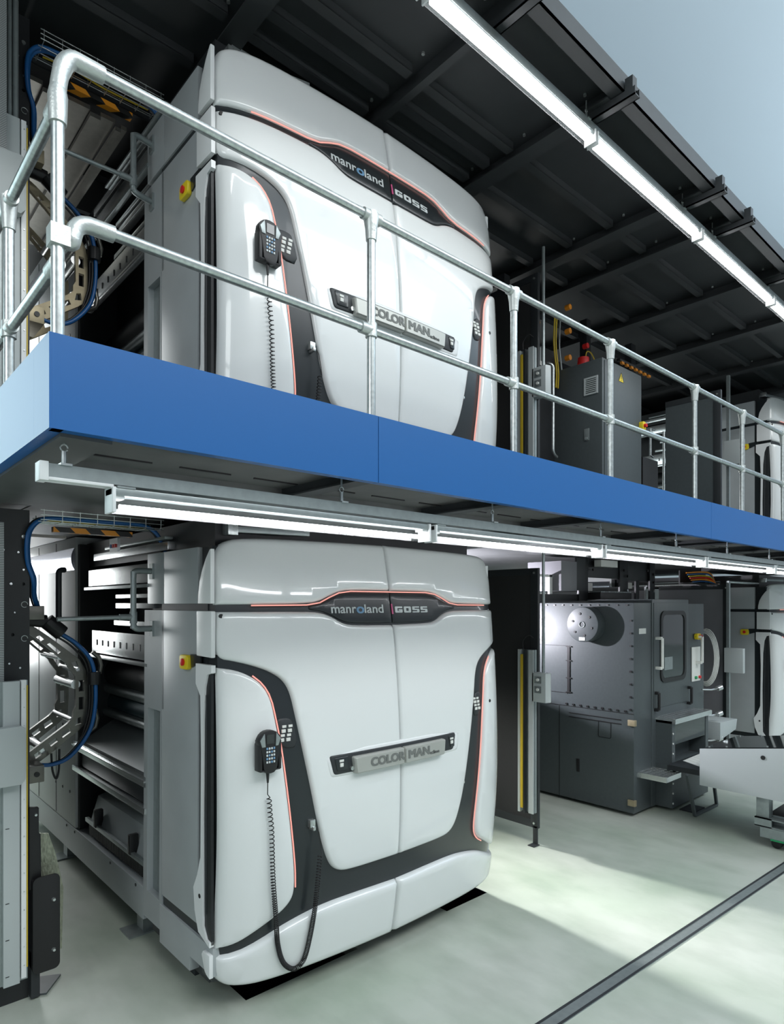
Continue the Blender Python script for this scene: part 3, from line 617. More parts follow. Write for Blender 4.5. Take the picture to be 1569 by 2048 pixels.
tube(bm, arc((XS, Y0, 4.31), (XS + .01, Y0 - .0, ZT + .01), (.72, Y0, ZT), 8) + [Vector((.80, Y0, ZT)), Vector((.805, Y0, ZT))], [.028] * 3 + [.031] * 6 + [.030, .028], 18); mk('corner_elbow', bm, M['alu'], p)
bm = B(); box(bm, (XS - .03, Y0 - .03, 3.765), (XS + .035, Y0 + .03, 3.835)); tube(bm, arc((XS + .03, Y0, 3.79), (.69, Y0, 3.77), (.70, Y0, 3.83), 5) + arc((.70, Y0, 3.83), (.71, Y0, ZM + .005), (.78, Y0, ZM), 5)[1:] + [Vector((.84, Y0, ZM))], [.024] * 3 + [.030] * 9, 18); mk('elbow_fitting', bm, M['alu'], p, 0)
bm = B(); cyl(bm, (XS, Y0 + .0, ZR), (XS, Y0 + .09, ZR), .027, n=16); mk('side_fitting', bm, M['alu'], p)
for y in (3.24, 4.4):
    bm = B(); cyl(bm, (XS, y, 3.30), (XS, y, ZS - .02), .0215, n=16); p = mk('post', bm, M['steel'], hr)
    bm = B(); tube(bm, [(XS, y, ZS - .12), (XS, y, ZS - .05), (XS, y, ZS + .02)], [.027, .031, .038], 16); cyl(bm, (XS, y - .055, ZS), (XS, y + .055, ZS), .029); mk('tee_fitting', bm, M['alu'], p)
    bm = B(); cyl(bm, (XS, y, ZR - .035), (XS, y, ZR + .035), .030, n=16); cyl(bm, (XS, y - .06, ZR), (XS, y + .06, ZR), .028); mk('cross_fitting', bm, M['alu'], p)

# ================================================================= LIGHTS OF THE PRESS
YL = 2.60
HOOKS = [.70, 2.0, 3.2, 4.5, 5.8, 6.97, 8.2, 9.4, 10.6]
def trunk(dz, x0, label):
    t = thing('light_trunking', (x0, YL, 2.955 + dz), label, 'lighting track')
    bm = B(); box(bm, (x0 + .03, YL - .025, 2.965 + dz), (13.5, YL + .025, 3.015 + dz)); mk('channel', bm, M['galv'], t)
    bm = B(); box(bm, (x0 + .03, YL - .030, 2.953 + dz), (.87 if dz == 0 else x0 + .05, YL + .030, 2.965 + dz)); box(bm, (x0, YL - .034, 2.950 + dz), (x0 + .03, YL + .034, 3.02 + dz)); mk('end_cap', bm, M['trimw'], t, .003)
    for x in (HOOKS if dz == 0 else [4.30, 5.93, 6.6, 8.1, 9.5]):
        top = 3.112 + dz - (.0 if dz == 0 else .06 - .03)
        bm = B(); box(bm, (x - .02, YL - .032, 3.013 + dz), (x + .02, YL + .032, 3.021 + dz)); cyl(bm, (x, YL, 3.02 + dz), (x, YL, 3.07 + dz), .009, n=10)
        ring = [(x + .013 * math.cos(a), YL, 3.083 + dz + .013 * math.sin(a)) for a in [i * math.pi / 6 for i in range(12)]]
        tube(bm, ring, .003, 6); cyl(bm, (x, YL, 3.095 + dz), (x, YL, top + .08), .005, n=8); mk('hanger_hook', bm, M['steel'], t)
    return t
trunk(0, .61, 'long galvanised lighting track hanging under the blue walkway')
trunk(3.10, .61, 'long galvanised lighting track hanging under the dark overhead platform')
def lamp(x0, x1, dz, label, grp):
    t = thing('strip_light', (x0, YL, 2.86 + dz), label, 'strip light', grp)
    z = 2.86 + dz
    bm = B(); box(bm, (x0, YL - .038, z + .062), (x1, YL + .038, z + .092)); mk('housing', bm, M['galv'], t, .004)
    bm = B(); cyl(bm, (x0 + .04, YL, z + .022), (x1 - .04, YL, z + (.022 if dz == 0 else .032)), .011 if dz == 0 else .026, n=14); mk('lamp_tube', bm, M['tube' if dz == 0 else 'tube_up'], t)
    bm = B(); prism(bm, [(YL - .045, z + .066), (YL - .040, z), (YL + .040, z), (YL + .045, z + .066)], 'x', x0 + .012, x1 - .012); mk('clear_cover', bm, M['clear'], t)
    for a, b in ((x0, x0 + .012), (x1 - .012, x1)):
        bm = B(); box(bm, (a, YL - .048, z - .004), (b, YL + .048, z + .094)); mk('end_cap', bm, M['trimw'], t, .002)
    bm = B(); box(bm, (x0 + .012, YL - .030, z + .05), (x0 + .05, YL + .030, z + .062)); box(bm, (x1 - .05, YL - .03, z + .05), (x1 - .012, YL + .03, z + .062)); mk('lamp_socket', bm, M['trimw'], t)
    bm = B(); box(bm, (x0 + .02, YL - .04, z + .092), (x0 + .09, YL + .04, z + .10)); mk('clip', bm, M['galv'], t)
XL = [(.86, 2.60), (2.64, 4.46), (4.50, 6.34), (6.38, 8.26), (8.30, 10.2)]
od = ['nearest', 'second', 'third', 'fourth', 'fifth']
for i, (a, b) in enumerate(XL): lamp(a, b, 0, '%s strip light from the left in the row under the blue walkway' % od[i], 'strip lights under the walkway')
XU = [(.84, 2.58), (2.617, 4.36), (4.385, 6.25), (6.28, 8.24), (8.27, 10.2)]
for i, (a, b) in enumerate(XU):
    lamp(a, b, 3.10, ('strip light hanging under the overhead platform above the left gallery corner' if i == 0 else '%s glowing strip light from the left under the dark overhead platform' % ['', 'first', 'second', 'third', 'last'][i]), 'strip lights under the overhead platform')

# ================================================================= LEFT UNIT AND THE PASSAGE
def frame_left(dz, label):
    t = thing('side_frame', (.9, 4.6, dz), label, 'machine frame', 'dark frames at the left edge')
    bm = B(); holes = [rrect(.99, 2.62, 1.01, 2.64, .009), rrect(.93, 2.30, .95, 2.32, .009)] + [rrect(.90 + .03 * (i % 3), 1.98 - .07 * (i // 3) + dz * 0, .908 + .03 * (i % 3), 1.988 - .07 * (i // 3), .0035) for i in range(6)]
    holed(bm, [(.70, .0), (1.035, .0), (1.035, 3.10), (.70, 3.10)], holes, 'y', 4.60 + 0, 4.63)
    for v in bm.verts: v.co.z += dz
    mk('front_plate', bm, M['black'], t)
    bm = B(); box(bm, (.72, 4.63, dz), (1.03, 9.0, (3.10 if dz == 0 else 3.04) + dz)); mk('frame_body', bm, M['black'], t)
    for x, z, rr in ((.885, 2.84, .009), (.97, 2.83, .006), (1.0, 2.93, .012), (.93, 2.63, .008), (.98, 2.1, .006), (.92, 2.13, .006), (1.0, 2.72, .006), (.95, 2.45, .005)):
        bm = B(); cyl(bm, (x, 4.60, z + dz), (x, 4.592, z + dz), rr, n=12); mk('screw', bm, M['bright'], t)
    for z in (2.50, 2.285):
        bm = B(); tube(bm, [(1.005 + .018 * math.cos(a), 4.594, z + dz + .018 * math.sin(a)) for a in [i * math.pi / 10 for i in range(18)]], .002, 6); mk('ring_mark', bm, M['steel'], t)
    bm = B(); box(bm, (.80, 4.50, 1.2 + dz), (.873, 4.58, 3.0 + dz)); mk('conduit', bm, M['perf'], t)
    return t
frame_left(0, 'dark drilled steel frame at the left picture edge, ground floor')
frame_left(3.13, 'dark steel frame at the left picture edge behind the gallery handrail')
def curtain_post(dz, zt, label, zb):
    t = thing('light_curtain_post', (.91, 4.45, zb), label, 'light curtain', 'light curtain posts at the left edge')
    Y = 4.42
    bm = B(); box(bm, (.855, Y, zb), (.942, Y + .03, zt)); mk('cover_profile', bm, M['greyp'], t, .002)
    bm = B(); box(bm, (.950, Y + .005, zb + .02), (.978, Y + .04, zt + .004)); mk('sensor_profile', bm, M['trimw'], t, .002)
    bm = B(); box(bm, (.980, Y + .01, zb + .08), (.987, Y + .03, zt - .03)); st = mk('warning_strip', bm, M['amber'], t); st['label'] = 'yellow strip'
    bm = B(); box(bm, (.82, Y + .03, zb), (.99, Y + .06, zt)); mk('back_profile', bm, M['galv'], t)
    zc = 1.42 + dz
    bm = B(); prism(bm, [(.76, zc), (.935, zc), (.958, zc + .03), (.958, zc + .335), (.935, zc + .352), (.76, zc + .345)], 'y', Y - .07, Y - .001); b = mk('control_box', bm, M['greyp'], t, .006)
    for i in range(16):
        bm = B(); zz = zb + .1 + i * (zt - zb - .15) / 15; cyl(bm, (.966, Y + .006, zz), (.966, Y - .001, zz), .0035, n=8); mk('screw', bm, M['steel'], t)
    for z in (zb + .06, zb + .28, zb + .5, zb + .95):
        bm = B(); box(bm, (.865, Y - .002, z), (.885, Y + .001, z + .004)); mk('slot', bm, M['rubber'], t)
    return t
curtain_post(0, 2.035, 'tall grey light curtain post with yellow strip at the lower left edge', .20)
curtain_post(3.42, 5.45, 'grey light curtain post with box behind the handrail, upper left', 3.46)
bm = B(); box(bm, (.80, 4.40, 5.10), (.868, 4.50, 6.18)); cr = tag(mk('cable_riser', bm, M['perf']), 'perforated vertical cable duct with pipes at the top left edge', 'cable duct')
for x, rr in ((.893, .012), (.925, .016)):
    bm = B(); cyl(bm, (x, 4.45, 5.1), (x, 4.45, 6.18), rr, n=12); mk('pipe', bm, M['galv'], cr)
bp = thing('bumper_plate', (1.1, 4.55, .0), 'black rounded guard plate with two bolts on the floor beside the left post', 'guard plate')
bm = B(); prism(bm, rrect(1.03, .175, 1.188, .78, .035), 'y', 4.50, 4.515); box(bm, (1.03, 4.515, .20), (1.05, 4.60, .76)); mk('front_plate', bm, M['rubber'], bp, .004)
bm = B(); prism(bm, [(1.02, .70), (1.09, .70), (1.085, 1.04), (1.075, 1.05), (1.075, 1.21), (1.02, 1.22)], 'y', 4.54, 4.58); mk('upper_plate', bm, M['rubber'], bp, .004)
for z in (.62, .30):
    bm = B(); cyl(bm, (1.150, 4.50, z), (1.150, 4.485, z), .014, .009, n=6); mk('bolt', bm, M['steel'], bp)
bm = B(); cyl(bm, (1.055, 4.54, 1.17), (1.055, 4.525, 1.17), .012, .008, n=6); mk('bolt', bm, M['steel'], bp)
bm = B(); prism(bm, [(1.03, .012), (1.08, .012), (1.08, .3), (1.03, .3)], 'y', 4.54, 4.60); mk('foot', bm, M['darkm'], bp)
bm = B(); prism(bm, [(1.09, .24), (1.235, .22), (1.245, .62), (1.20, .85), (1.155, 1.0), (1.07, 1.02), (1.07, .25)], 'y', 4.64, 4.66); tp = mk('tread_plate', bm, M['tread'], bp); tp['label'] = 'diamond tread plate'
bm = B(); prism(bm, [(.99, 4.62), (1.12, 4.55), (1.25, 4.72), (1.05, 4.83)], 'z', 0, .012); tag(mk('floor_plate', bm, M['folder']), 'grey steel floor plate under the black guard plate at left', 'floor plate')
def passage(dz, metal, where):
    # two-plate swing arm
    a = thing('swing_arm', (1.3, 5.0, 1.9 + dz), 'C-shaped cast metal arm carrying cables in the passage, %s' % where, 'swing arm', 'cable arms in the passage')
    mid = [(1.00, 2.40), (1.13, 2.31), (1.37, 2.10), (1.42, 2.02), (1.435, 1.90), (1.435, 1.74), (1.42, 1.66), (1.37, 1.615), (1.08, 1.44)]
    pin = [(1.00, 2.36), (1.107, 2.295), (1.20, 2.215), (1.334, 2.085), (1.347, 2.057), (1.393, 1.99), (1.396, 1.775), (1.378, 1.74), (1.378, 1.70), (1.336, 1.658), (1.05, 1.46)]
    pout = [(1.05, 1.37), (1.11, 1.385), (1.25, 1.48), (1.411, 1.60), (1.47, 1.656), (1.475, 1.80), (1.475, 1.95), (1.463, 2.028), (1.42, 2.11), (1.234, 2.268), (1.142, 2.34), (1.00, 2.42)]
    out = pin + pout
    holes = [[(1.14, 2.275), (1.165, 2.29), (1.195, 2.262), (1.17, 2.247)], [(1.21, 2.225), (1.23, 2.235), (1.30, 2.17), (1.28, 2.155)], [(1.365, 2.09), (1.40, 2.10), (1.43, 2.03), (1.405, 2.02)], [(1.415, 1.96), (1.45, 1.96), (1.45, 1.88), (1.415, 1.88)], [(1.415, 1.84), (1.45, 1.84), (1.45, 1.75), (1.415, 1.75)],
             [(1.40, 1.69), (1.43, 1.70), (1.435, 1.65), (1.39, 1.64)], [(1.30, 1.60), (1.35, 1.63), (1.365, 1.60), (1.31, 1.565)], [(1.22, 1.54), (1.27, 1.575), (1.28, 1.545), (1.235, 1.515)], [(1.13, 1.475), (1.19, 1.515), (1.205, 1.485), (1.14, 1.445)]]
    for y in (4.90, 5.36):
        bm = B(); holed(bm, out, holes, 'y', y, y + .03)
        for v in bm.verts: v.co.z += dz
        mk('arm_plate', bm, M[metal], a)
    for x, z, rr in ((1.40, 1.93, .032), (1.425, 2.03, .022), (1.20, 1.50, .030), (1.30, 2.13, .020), (1.38, 1.68, .02)):
        bm = B(); cyl(bm, (x, 4.92, z + dz), (x, 5.37, z + dz), rr, n=16); mk('spacer_rod', bm, M['bright'], a)
    bm = B(); tube(bm, [(1.50, 4.88, 2.16 + dz), (1.545, 4.88, 2.12 + dz), (1.56, 4.88, 2.06 + dz), (1.55, 4.88, 2.0 + dz)], .016, 8); mk('cable_guide', bm, M['castg'], a)
    bm = B(); tube(bm, [(1.52, 4.88, 1.74 + dz), (1.535, 4.88, 1.68 + dz), (1.52, 4.88, 1.62 + dz), (1.46, 4.88, 1.58 + dz)], .016, 8); mk('cable_guide', bm, M['castg'], a)
    for (x0, z0, x1, z1, rr) in ((1.19, 2.39, 1.29, 2.30, .055), (1.06, 2.40, 1.19, 2.385, .045), (1.50, 1.93, 1.50, 2.02, .045)):
        bm = B(); cyl(bm, (x0, 4.84, z0 + dz), (x1, 4.84, z1 + dz), rr, n=10); mk('cable_clamp', bm, M['rubber'], a, .006)
    bm = B(); box(bm, (1.03, 4.70, 1.33 + dz), (1.145, 4.98, 1.44 + dz)); b = mk('mount_box', bm, M[metal], a, .004)
    bm = B(); cyl(bm, (1.10, 4.703, 1.385 + dz), (1.10, 4.693, 1.385 + dz), .017, n=14); mk('cable_entry', bm, M['rubber'], b)
    bm = B(); box(bm, (1.04, 4.72, 2.40 + dz), (1.15, 4.90, 2.49 + dz)); mk('mount_box', bm, M[metal], a, .004)
    # blue and black cables of the arm
    cb = thing('cable_bundle', (1.4, 4.85, 1.9 + dz), 'blue and black cables running along the metal arm, %s' % where, 'cable bundle', 'cables along the arms')
    P = [(1.13, 2.47), (1.11, 2.385), (1.20, 2.36), (1.28, 2.30), (1.384, 2.223), (1.475, 2.108), (1.505, 1.96), (1.504, 1.764), (1.462, 1.594), (1.346, 1.449), (1.233, 1.406), (1.12, 1.42)]
    bm = B(); tube(bm, smooth([(x, 4.83, z + dz) for x, z in P]), .014, 8); mk('blue_cable', bm, M['blued'], cb)
    bm = B(); tube(bm, smooth([(x - .02, 4.84, z + .004 + dz) for x, z in P]), .009, 8); mk('black_cable', bm, M['rubber'], cb)
    bm = B(); tube(bm, smooth([(x - .035, 4.85, z - .012 + dz) for x, z in P[3:9]]), .007, 8); mk('black_cable', bm, M['rubber'], cb)
    bm = B(); tube(bm, smooth([(1.224, 4.85, 1.478 + dz), (1.232, 4.85, 1.36 + dz), (1.255, 4.85, 1.30 + dz), (1.272, 4.85, 1.36 + dz), (1.275, 4.85, 1.50 + dz)]), .007, 8); mk('cable_loop', bm, M['rubber'], cb)
    # wire basket with hose
    t = thing('cable_tray', (1.46, 4.6, 3.02 + dz), 'wire basket cable tray bridging the passage, %s' % where, 'cable tray', 'wire cable trays over the passage')
    bm = B()
    for y, z in ((4.48, 3.035), (4.48, 3.065), (4.48, 3.095), (4.54, 3.03), (4.60, 3.03), (4.66, 3.03), (4.68, 3.06)): cyl(bm, (1.07, y, z + dz), (1.86, y, z + dz), .003, n=6)
    mk('long_wire', bm, M['steel'], t)
    bm = B()
    for i in range(8):
        x = 1.09 + i * .107; tube(bm, [(x, 4.48, 3.10 + dz), (x, 4.48, 3.03 + dz), (x, 4.68, 3.03 + dz), (x, 4.68, 3.08 + dz)], .003, 6)
    mk('cross_wire', bm, M['steel'], t)
    hb = thing('hose_bundle', (1.46, 4.58, 3.06 + dz), 'thick blue hoses lying in the wire tray over the passage, %s' % where, 'hose bundle', 'blue hoses in the trays')
    P = [(1.13, 4.80, 2.46), (1.08, 4.70, 2.56), (1.055, 4.6, 2.663), (1.02, 4.58, 2.764), (1.01, 4.56, 2.884), (1.03, 4.56, 2.979), (1.10, 4.56, 3.045), (1.249, 4.56, 3.06), (1.481, 4.56, 3.06), (1.73, 4.56, 3.06), (1.83, 4.55, 3.01), (1.87, 4.54, 2.93), (1.90, 4.53, 2.86)]
    for k, (dx, dy, m_) in enumerate(((0, 0, 'blued'), (.022, .03, 'blued'), (-.012, .045, 'rubber'))):
        bm = B(); tube(bm, smooth([(x + dx * .6, y + dy, z + dz + (.004 * k)) for x, y, z in P]), .0135 if k < 2 else .009, 8); mk('hose', bm, M[m_], hb)
    bm = B(); tube(bm, smooth([(1.12, 4.64, 3.045 + dz), (1.3, 4.62, 3.05 + dz), (1.5, 4.64, 3.045 + dz), (1.8, 4.62, 3.04 + dz)]), .006, 6); mk('yellow_cable', bm, M['amber'], hb)
    bm = B(); box(bm, (1.20, 4.70, 2.985 + dz), (1.72, 4.75, 3.02 + dz)); tag(mk('hazard_bar', bm, M['hazard']), 'orange and black striped bar under the wire tray, %s' % where, 'hazard bar', 'striped bars over the passage')
    # gate
    t = thing('swing_gate', (1.655, 4.505, 2.33 + dz), 'grey pipe swing gate across the passage, %s' % where, 'gate', 'swing gates of the passage')
    bm = B(); cyl(bm, (1.655, 4.505, 2.335 + dz), (1.655, 4.505, 2.73 + dz), .020, n=14); mk('upright_pipe', bm, M['galv'], t)
    bm = B(); cyl(bm, (1.17, 4.50, 2.405 + dz), (1.655, 4.505, 2.415 + dz), .015, n=12); mk('cross_pipe', bm, M['galv'], t)
    bm = B(); cyl(bm, (1.56, 4.503, 2.413 + dz), (1.655, 4.505, 2.415 + dz), .021, n=12); cyl(bm, (1.655, 4.505, 2.37 + dz), (1.655, 4.505, 2.45 + dz), .025, n=14); mk('joint', bm, M['galv'], t)
    bm = B(); tube(bm, [(1.31, 5.0, 2.40 + dz), (1.31, 5.0, 2.70 + dz)] + arc((1.31, 5.0, 2.72 + dz), (1.31, 5.0, 2.75 + dz), (1.36, 5.05, 2.75 + dz))[1:], .020, 12); mk('upright_pipe', bm, M['darkm'], t)
passage(0, 'castg', 'ground floor')
passage(DZ, 'bronze', 'gallery level')
bm = B()
for i, (x0, x1, z) in enumerate(((1.05, 1.15, 5.97), (1.15, 1.23, 5.93), (1.23, 1.45, 5.96), (1.45, 1.52, 5.92), (1.52, 1.62, 5.95), (1.62, 1.66, 5.90), (1.66, 1.70, 5.93))): box(bm, (x0, 4.76, z), (x1, 6.9, z + .03))
tag(mk('overhead_sheet', bm, M['castg']), 'ridged bare metal sheet overhead in the passage at gallery level', 'metal sheet')
bm = B(); box(bm, (1.05, 4.78, 2.95), (1.30, 6.5, 2.97)); tag(mk('overhead_sheet', bm, M['castg']), 'pale metal sheet overhead in the passage at ground level', 'metal sheet')
sw = thing('switch_box', (1.75, 5.2, 2.93), 'small grey switch panel with red and blue buttons above the cross rails', 'switch box')
bm = B(); box(bm, (1.70, 4.95, 2.90), (1.72, 5.12, 3.0)); mk('plate', bm, M['bright'], sw)
for i, m_ in enumerate(('red', 'red', 'blued')):
    bm = B(); box(bm, (1.69, 4.98 + i * .045, 2.93), (1.70, 5.0 + i * .045, 2.955)); mk('button', bm, M[m_], sw)

# ================================================================= RIGHT PART: SCREENS, LIGHT CURTAINS
def screen(name_label, x, y0, y1, z0, z1, group, m='screen'):
    t = thing('partition_screen', (x, y0, z0 - .17), name_label, 'partition screen', group)
    bm = B(); box(bm, (x - .012, y0 + .06, z0 + .05), (x + .012, y1, z1 - .05)); mk('panel', bm, M[m], t)
    bm = B(); box(bm, (x - .02, y0, z0), (x + .02, y0 + .09, z1)); mk('side_frame', bm, M['darkm'], t, .003)
    bm = B(); box(bm, (x - .018, y0 + .09, z1 - .07), (x + .018, y1, z1)); mk('top_frame', bm, M['darkm'], t)
    bm = B(); box(bm, (x - .018, y0 + .09, z0), (x + .018, y1, z0 + .08)); mk('bottom_frame', bm, M['darkm'], t)
    bm = B(); box(bm, (x - .02, y0 + .01, z0 - .17), (x + .0, y0 + .06, z0 + .02)); box(bm, (x - .10, y0 - .01, z0 - .17), (x + .0, y0 + .07, z0 - .163)); mk('foot', bm, M['darkm'], t)
    for z in (z0 + .05, z1 - .05):
        bm = B(); cyl(bm, (x - .02, y0 + .045, z), (x - .03, y0 + .045, z), .012, n=10); mk('bolt', bm, M['steel'], t)
    return t
screen('black mesh partition screen right of the lower white cabinet', 5.62, 3.95, 7.5, .17, 2.88, 'black partition screens')
screen('black mesh partition screen right of the upper white cabinet', 5.62, 3.95, 7.5, 3.32, 5.95, 'black partition screens')
def rcurtain(dz, label, dzb):
    t = thing('light_curtain_post', (5.56, 4.05, .33 + dz), label, 'light curtain', 'light curtain posts beside the black screens')
    X = 5.52
    bm = B(); box(bm, (X, 4.115, .33 + dz), (X + .03, 4.145, 2.03 + dz)); mk('channel', bm, M['greyp'], t)
    bm = B(); box(bm, (X - .008, 4.08, .38 + dz), (X + .02, 4.105, 1.98 + dz)); s_ = mk('warning_strip', bm, M['amber'], t); s_['label'] = 'yellow strip'
    bm = B(); box(bm, (X, 4.05, .33 + dz), (X + .03, 4.075, 2.03 + dz)); mk('channel', bm, M['darkm'], t)
    bm = B(); box(bm, (X, 3.95, .34 + dz), (X + .012, 4.01, 2.03 + dz)); mk('cover_profile', bm, M['greyp'], t)
    bm = B(); box(bm, (X + .03, 3.955, .34 + dz), (X + .07, 4.145, 2.03 + dz)); mk('back_profile', bm, M['galv'], t)
    bm = B(); prism(bm, [(X, 3.80), (X + .06, 3.78), (X + .10, 3.80), (X + .10, 3.97), (X, 3.97)], 'z', 1.50 + dzb, 1.80 + dzb); c = mk('control_box', bm, M['greyp'], t, .006)
    for i, z in enumerate((1.73, 1.63)):
        bm = B(); box(bm, (X - .004, 3.85, z - .035 + dzb), (X + .004, 3.935, z + .035 + dzb)); mk('button_plate', bm, M['galv'], c)
        bm = B(); cyl(bm, (X - .004, 3.89, z + dzb), (X - .016, 3.89, z + dzb), .015, n=12); mk('button', bm, M['paper'], c)
    bm = B(); tube(bm, smooth([(X + .02, 4.09, 2.03 + dz), (X + .02, 4.09, 2.12 + dz), (X + .03, 4.03, 2.18 + dz), (X + .06, 3.99, 2.15 + dz)]), .006, 8); mk('cable', bm, M['rubber'], t)
rcurtain(0, 'grey light curtain with yellow strip on the lower black screen', 0)
rcurtain(3.13, 'grey light curtain with yellow strip behind the handrail, right of the cabinet', 3.13)
screen('grey sheet partition beside the far right press cabinet, ground floor', 10.2, 3.77, 7.0, .17, 2.80, 'grey partitions at the right', 'sheet')
screen('dark sheet partition on the gallery near the right picture edge', 8.4, 3.20, 3.9, 3.375, 5.17, 'dark partitions on the gallery', 'folder')
for dz, lb in ((0, 'grey control box on a post beside the far right cabinet, ground floor'), (3.05, 'grey control box on a post beside the far right cabinet, gallery level')):
    t = thing('control_post', (10.15, 3.72, .0 + dz + (.15 if dz else 0)), lb, 'control post', 'control posts at the right')
    bm = B(); box(bm, (10.1, 3.74, .02 + dz + (.15 if dz else 0)), (10.15, 3.78, 2.85 + dz)); mk('post', bm, M['galv'], t)
    bm = B(); box(bm, (10.02, 3.52, 1.50 + dz), (10.10, 3.78, 1.86 + dz)); mk('control_box', bm, M['greyp'], t, .006)
for dz in (0, 3.13):
    bm = B(); cyl(bm, (5.60, 3.88, 1.75 + dz), (5.60, 3.88, 3.05 + dz), .016, n=10)
    tag(mk('conduit_pipe', bm, M['galv']), 'thin vertical conduit pipe beside the %s black screen' % ('lower' if dz == 0 else 'upper'), 'conduit', 'conduit pipes')

# ================================================================= SLATE MACHINE (folder) ON THE GROUND FLOOR
f = thing('folder_machine', (8.1, 4.5, 0), 'large slate grey enclosed machine with round hub and glazed door', 'machine')
bm = B(); box(bm, (7.17, 3.71, .04), (7.60, 7.2, 2.52)); mk('side_housing', bm, M['folder'], f, .006)
bm = B(); box(bm, (7.60, 3.70, .04), (8.62, 7.2, 2.565)); mk('door_housing', bm, M['folder'], f, .006)
bm = B(); box(bm, (8.62, 3.71, .04), (9.13, 7.2, 2.51)); mk('side_housing', bm, M['folder'], f, .006)
bm = B(); box(bm, (7.168, 3.712, 1.205), (7.172, 7.0, 1.213)); box(bm, (7.166, 4.60, 1.36), (7.172, 4.606, 1.975)); box(bm, (7.166, 4.60, 1.37), (7.172, 5.4, 1.376)); box(bm, (7.166, 4.60, 1.97), (7.172, 5.4, 1.976)); box(bm, (7.166, 4.72, .02), (7.172, 4.727, 1.2)); mk('panel_seam', bm, M['rubber'], f)
bm = B(); box(bm, (7.158, 4.565, 1.375), (7.17, 4.595, 1.975))
for z in (1.38, 1.56, 1.78, 1.96): box(bm, (7.155, 4.54, z), (7.17, 4.62, z + .012))
mk('hinge', bm, M['rubber'], f)
for k in range(2):
    bm = B(); box(bm, (7.164, 3.87, 1.12 - k * .05), (7.172, 4.58, 1.13 - k * .05)); mk('vent_slot', bm, M['rubber'], f)
for i in range(11):
    bm = B(); y = 3.78 + i * .125; box(bm, (7.158, y, 2.485), (7.17, y + .03, 2.50)); mk('screw', bm, M['rubber'], f)
    if i < 8: bm = B(); z = 1.25 + i * .15; box(bm, (7.158, 3.735, z), (7.17, 3.76, z + .02)); mk('screw', bm, M['rubber'], f)
    if i < 9: bm = B(); y = 3.80 + i * .10; box(bm, (7.158, y, 1.225), (7.17, y + .03, 1.245)); mk('screw', bm, M['rubber'], f)
bm = B(); box(bm, (7.160, 4.43, .40), (7.172, 4.47, .56)); mk('latch', bm, M['rubber'], f, .004)
bm = B(); holed(bm, rrect(4.0, .88, 4.17, 1.08, .02), [rrect(4.005, .885, 4.165, 1.075, .018)], 'x', 7.165, 7.172); mk('panel_seam', bm, M['rubber'], f)
bm = B(); cyl(bm, (7.17, 4.29, 2.255), (7.00, 4.29, 2.255), .215, n=48); hb = mk('hub', bm, M['folder'], f, .012)
for i in range(6):
    a = i * math.pi / 3 + .3; bm = B(); cyl(bm, (7.0, 4.29 + .135 * math.cos(a), 2.255 + .135 * math.sin(a)), (6.992, 4.29 + .135 * math.cos(a), 2.255 + .135 * math.sin(a)), .014, n=10); mk('screw', bm, M['rubber'], hb)
bm = B(); tube(bm, [(6.995, 4.29 + .035 * math.cos(a), 2.255 + .035 * math.sin(a)) for a in [i * math.pi / 10 for i in range(21)]], .005, 6); mk('centre_ring', bm, M['galv'], hb)
bm = B(); box(bm, (6.994, 4.25, 2.06), (7.0, 4.33, 2.10)); mk('label_plate', bm, M['paper'], hb)
for z in (1.07, .13):
    bm = B(); box(bm, (7.15, 3.69, z), (7.20, 3.78, z + .07)); mk('sensor', bm, M['bronze'], f, .004)
bm = B(); box(bm, (7.635, 3.692, 1.23), (8.60, 3.702, 2.52)); d = mk('door', bm, M['folder'], f, .004)
bm = B(); holed(bm, rrect(7.79, 1.53, 8.50, 2.42, .10), [rrect(7.84, 1.58, 8.45, 2.37, .08)], 'y', 3.675, 3.692); mk('window_gasket', bm, M['rubber'], d)
bm = B(); prism(bm, rrect(7.84, 1.58, 8.45, 2.37, .08), 'y', 3.686, 3.690); mk('window_pane', bm, M['glass'], d)
bm = B(); box(bm, (7.90, 3.683, 1.68), (8.12, 3.686, 1.84)); mk('notice', bm, M['galv'], d)
def grab(x, z0, z1, m_, off=.07, par=f):
    bm = B(); cyl(bm, (x, 3.69 - off, z0), (x, 3.69 - off, z1), .018, n=12); box(bm, (x - .03, 3.69 - off, z0 - .015), (x + .015, 3.70, z0 + .02)); box(bm, (x - .03, 3.69 - off, z1 - .02), (x + .015, 3.70, z1 + .015)); mk('handle', bm, M[m_], par, .003)
grab(7.70, 1.72, 2.09, 'paper'); grab(8.86, 1.72, 2.07, 'paper'); grab(7.68, 1.21, 1.42, 'rubber', .04); grab(8.60, 1.20, 1.41, 'rubber', .04)
bm = B(); prism(bm, rrect(8.80, 2.03, 8.92, 2.11, .03), 'y', 3.66, 3.70); es = mk('emergency_stop', bm, M['yellow'], f); bm = B(); cyl(bm, (8.86, 3.66, 2.07), (8.86, 3.62, 2.07), .025, n=14); mk('push_button', bm, M['red'], es)
bm = B(); box(bm, (8.72, 3.695, 1.47), (8.98, 3.705, 1.93)); cp = mk('control_panel', bm, M['paper'], f, .003)
for i, m_ in enumerate(('green', 'red')):
    bm = B(); cyl(bm, (8.82 + i * .12, 3.695, 1.52), (8.82 + i * .12, 3.67, 1.52), .02, n=12); mk('button', bm, M[m_], cp)
bm = B(); box(bm, (7.28, 3.702, 2.15), (7.45, 3.708, 2.215)); mk('label_plate', bm, M['paper'], f)
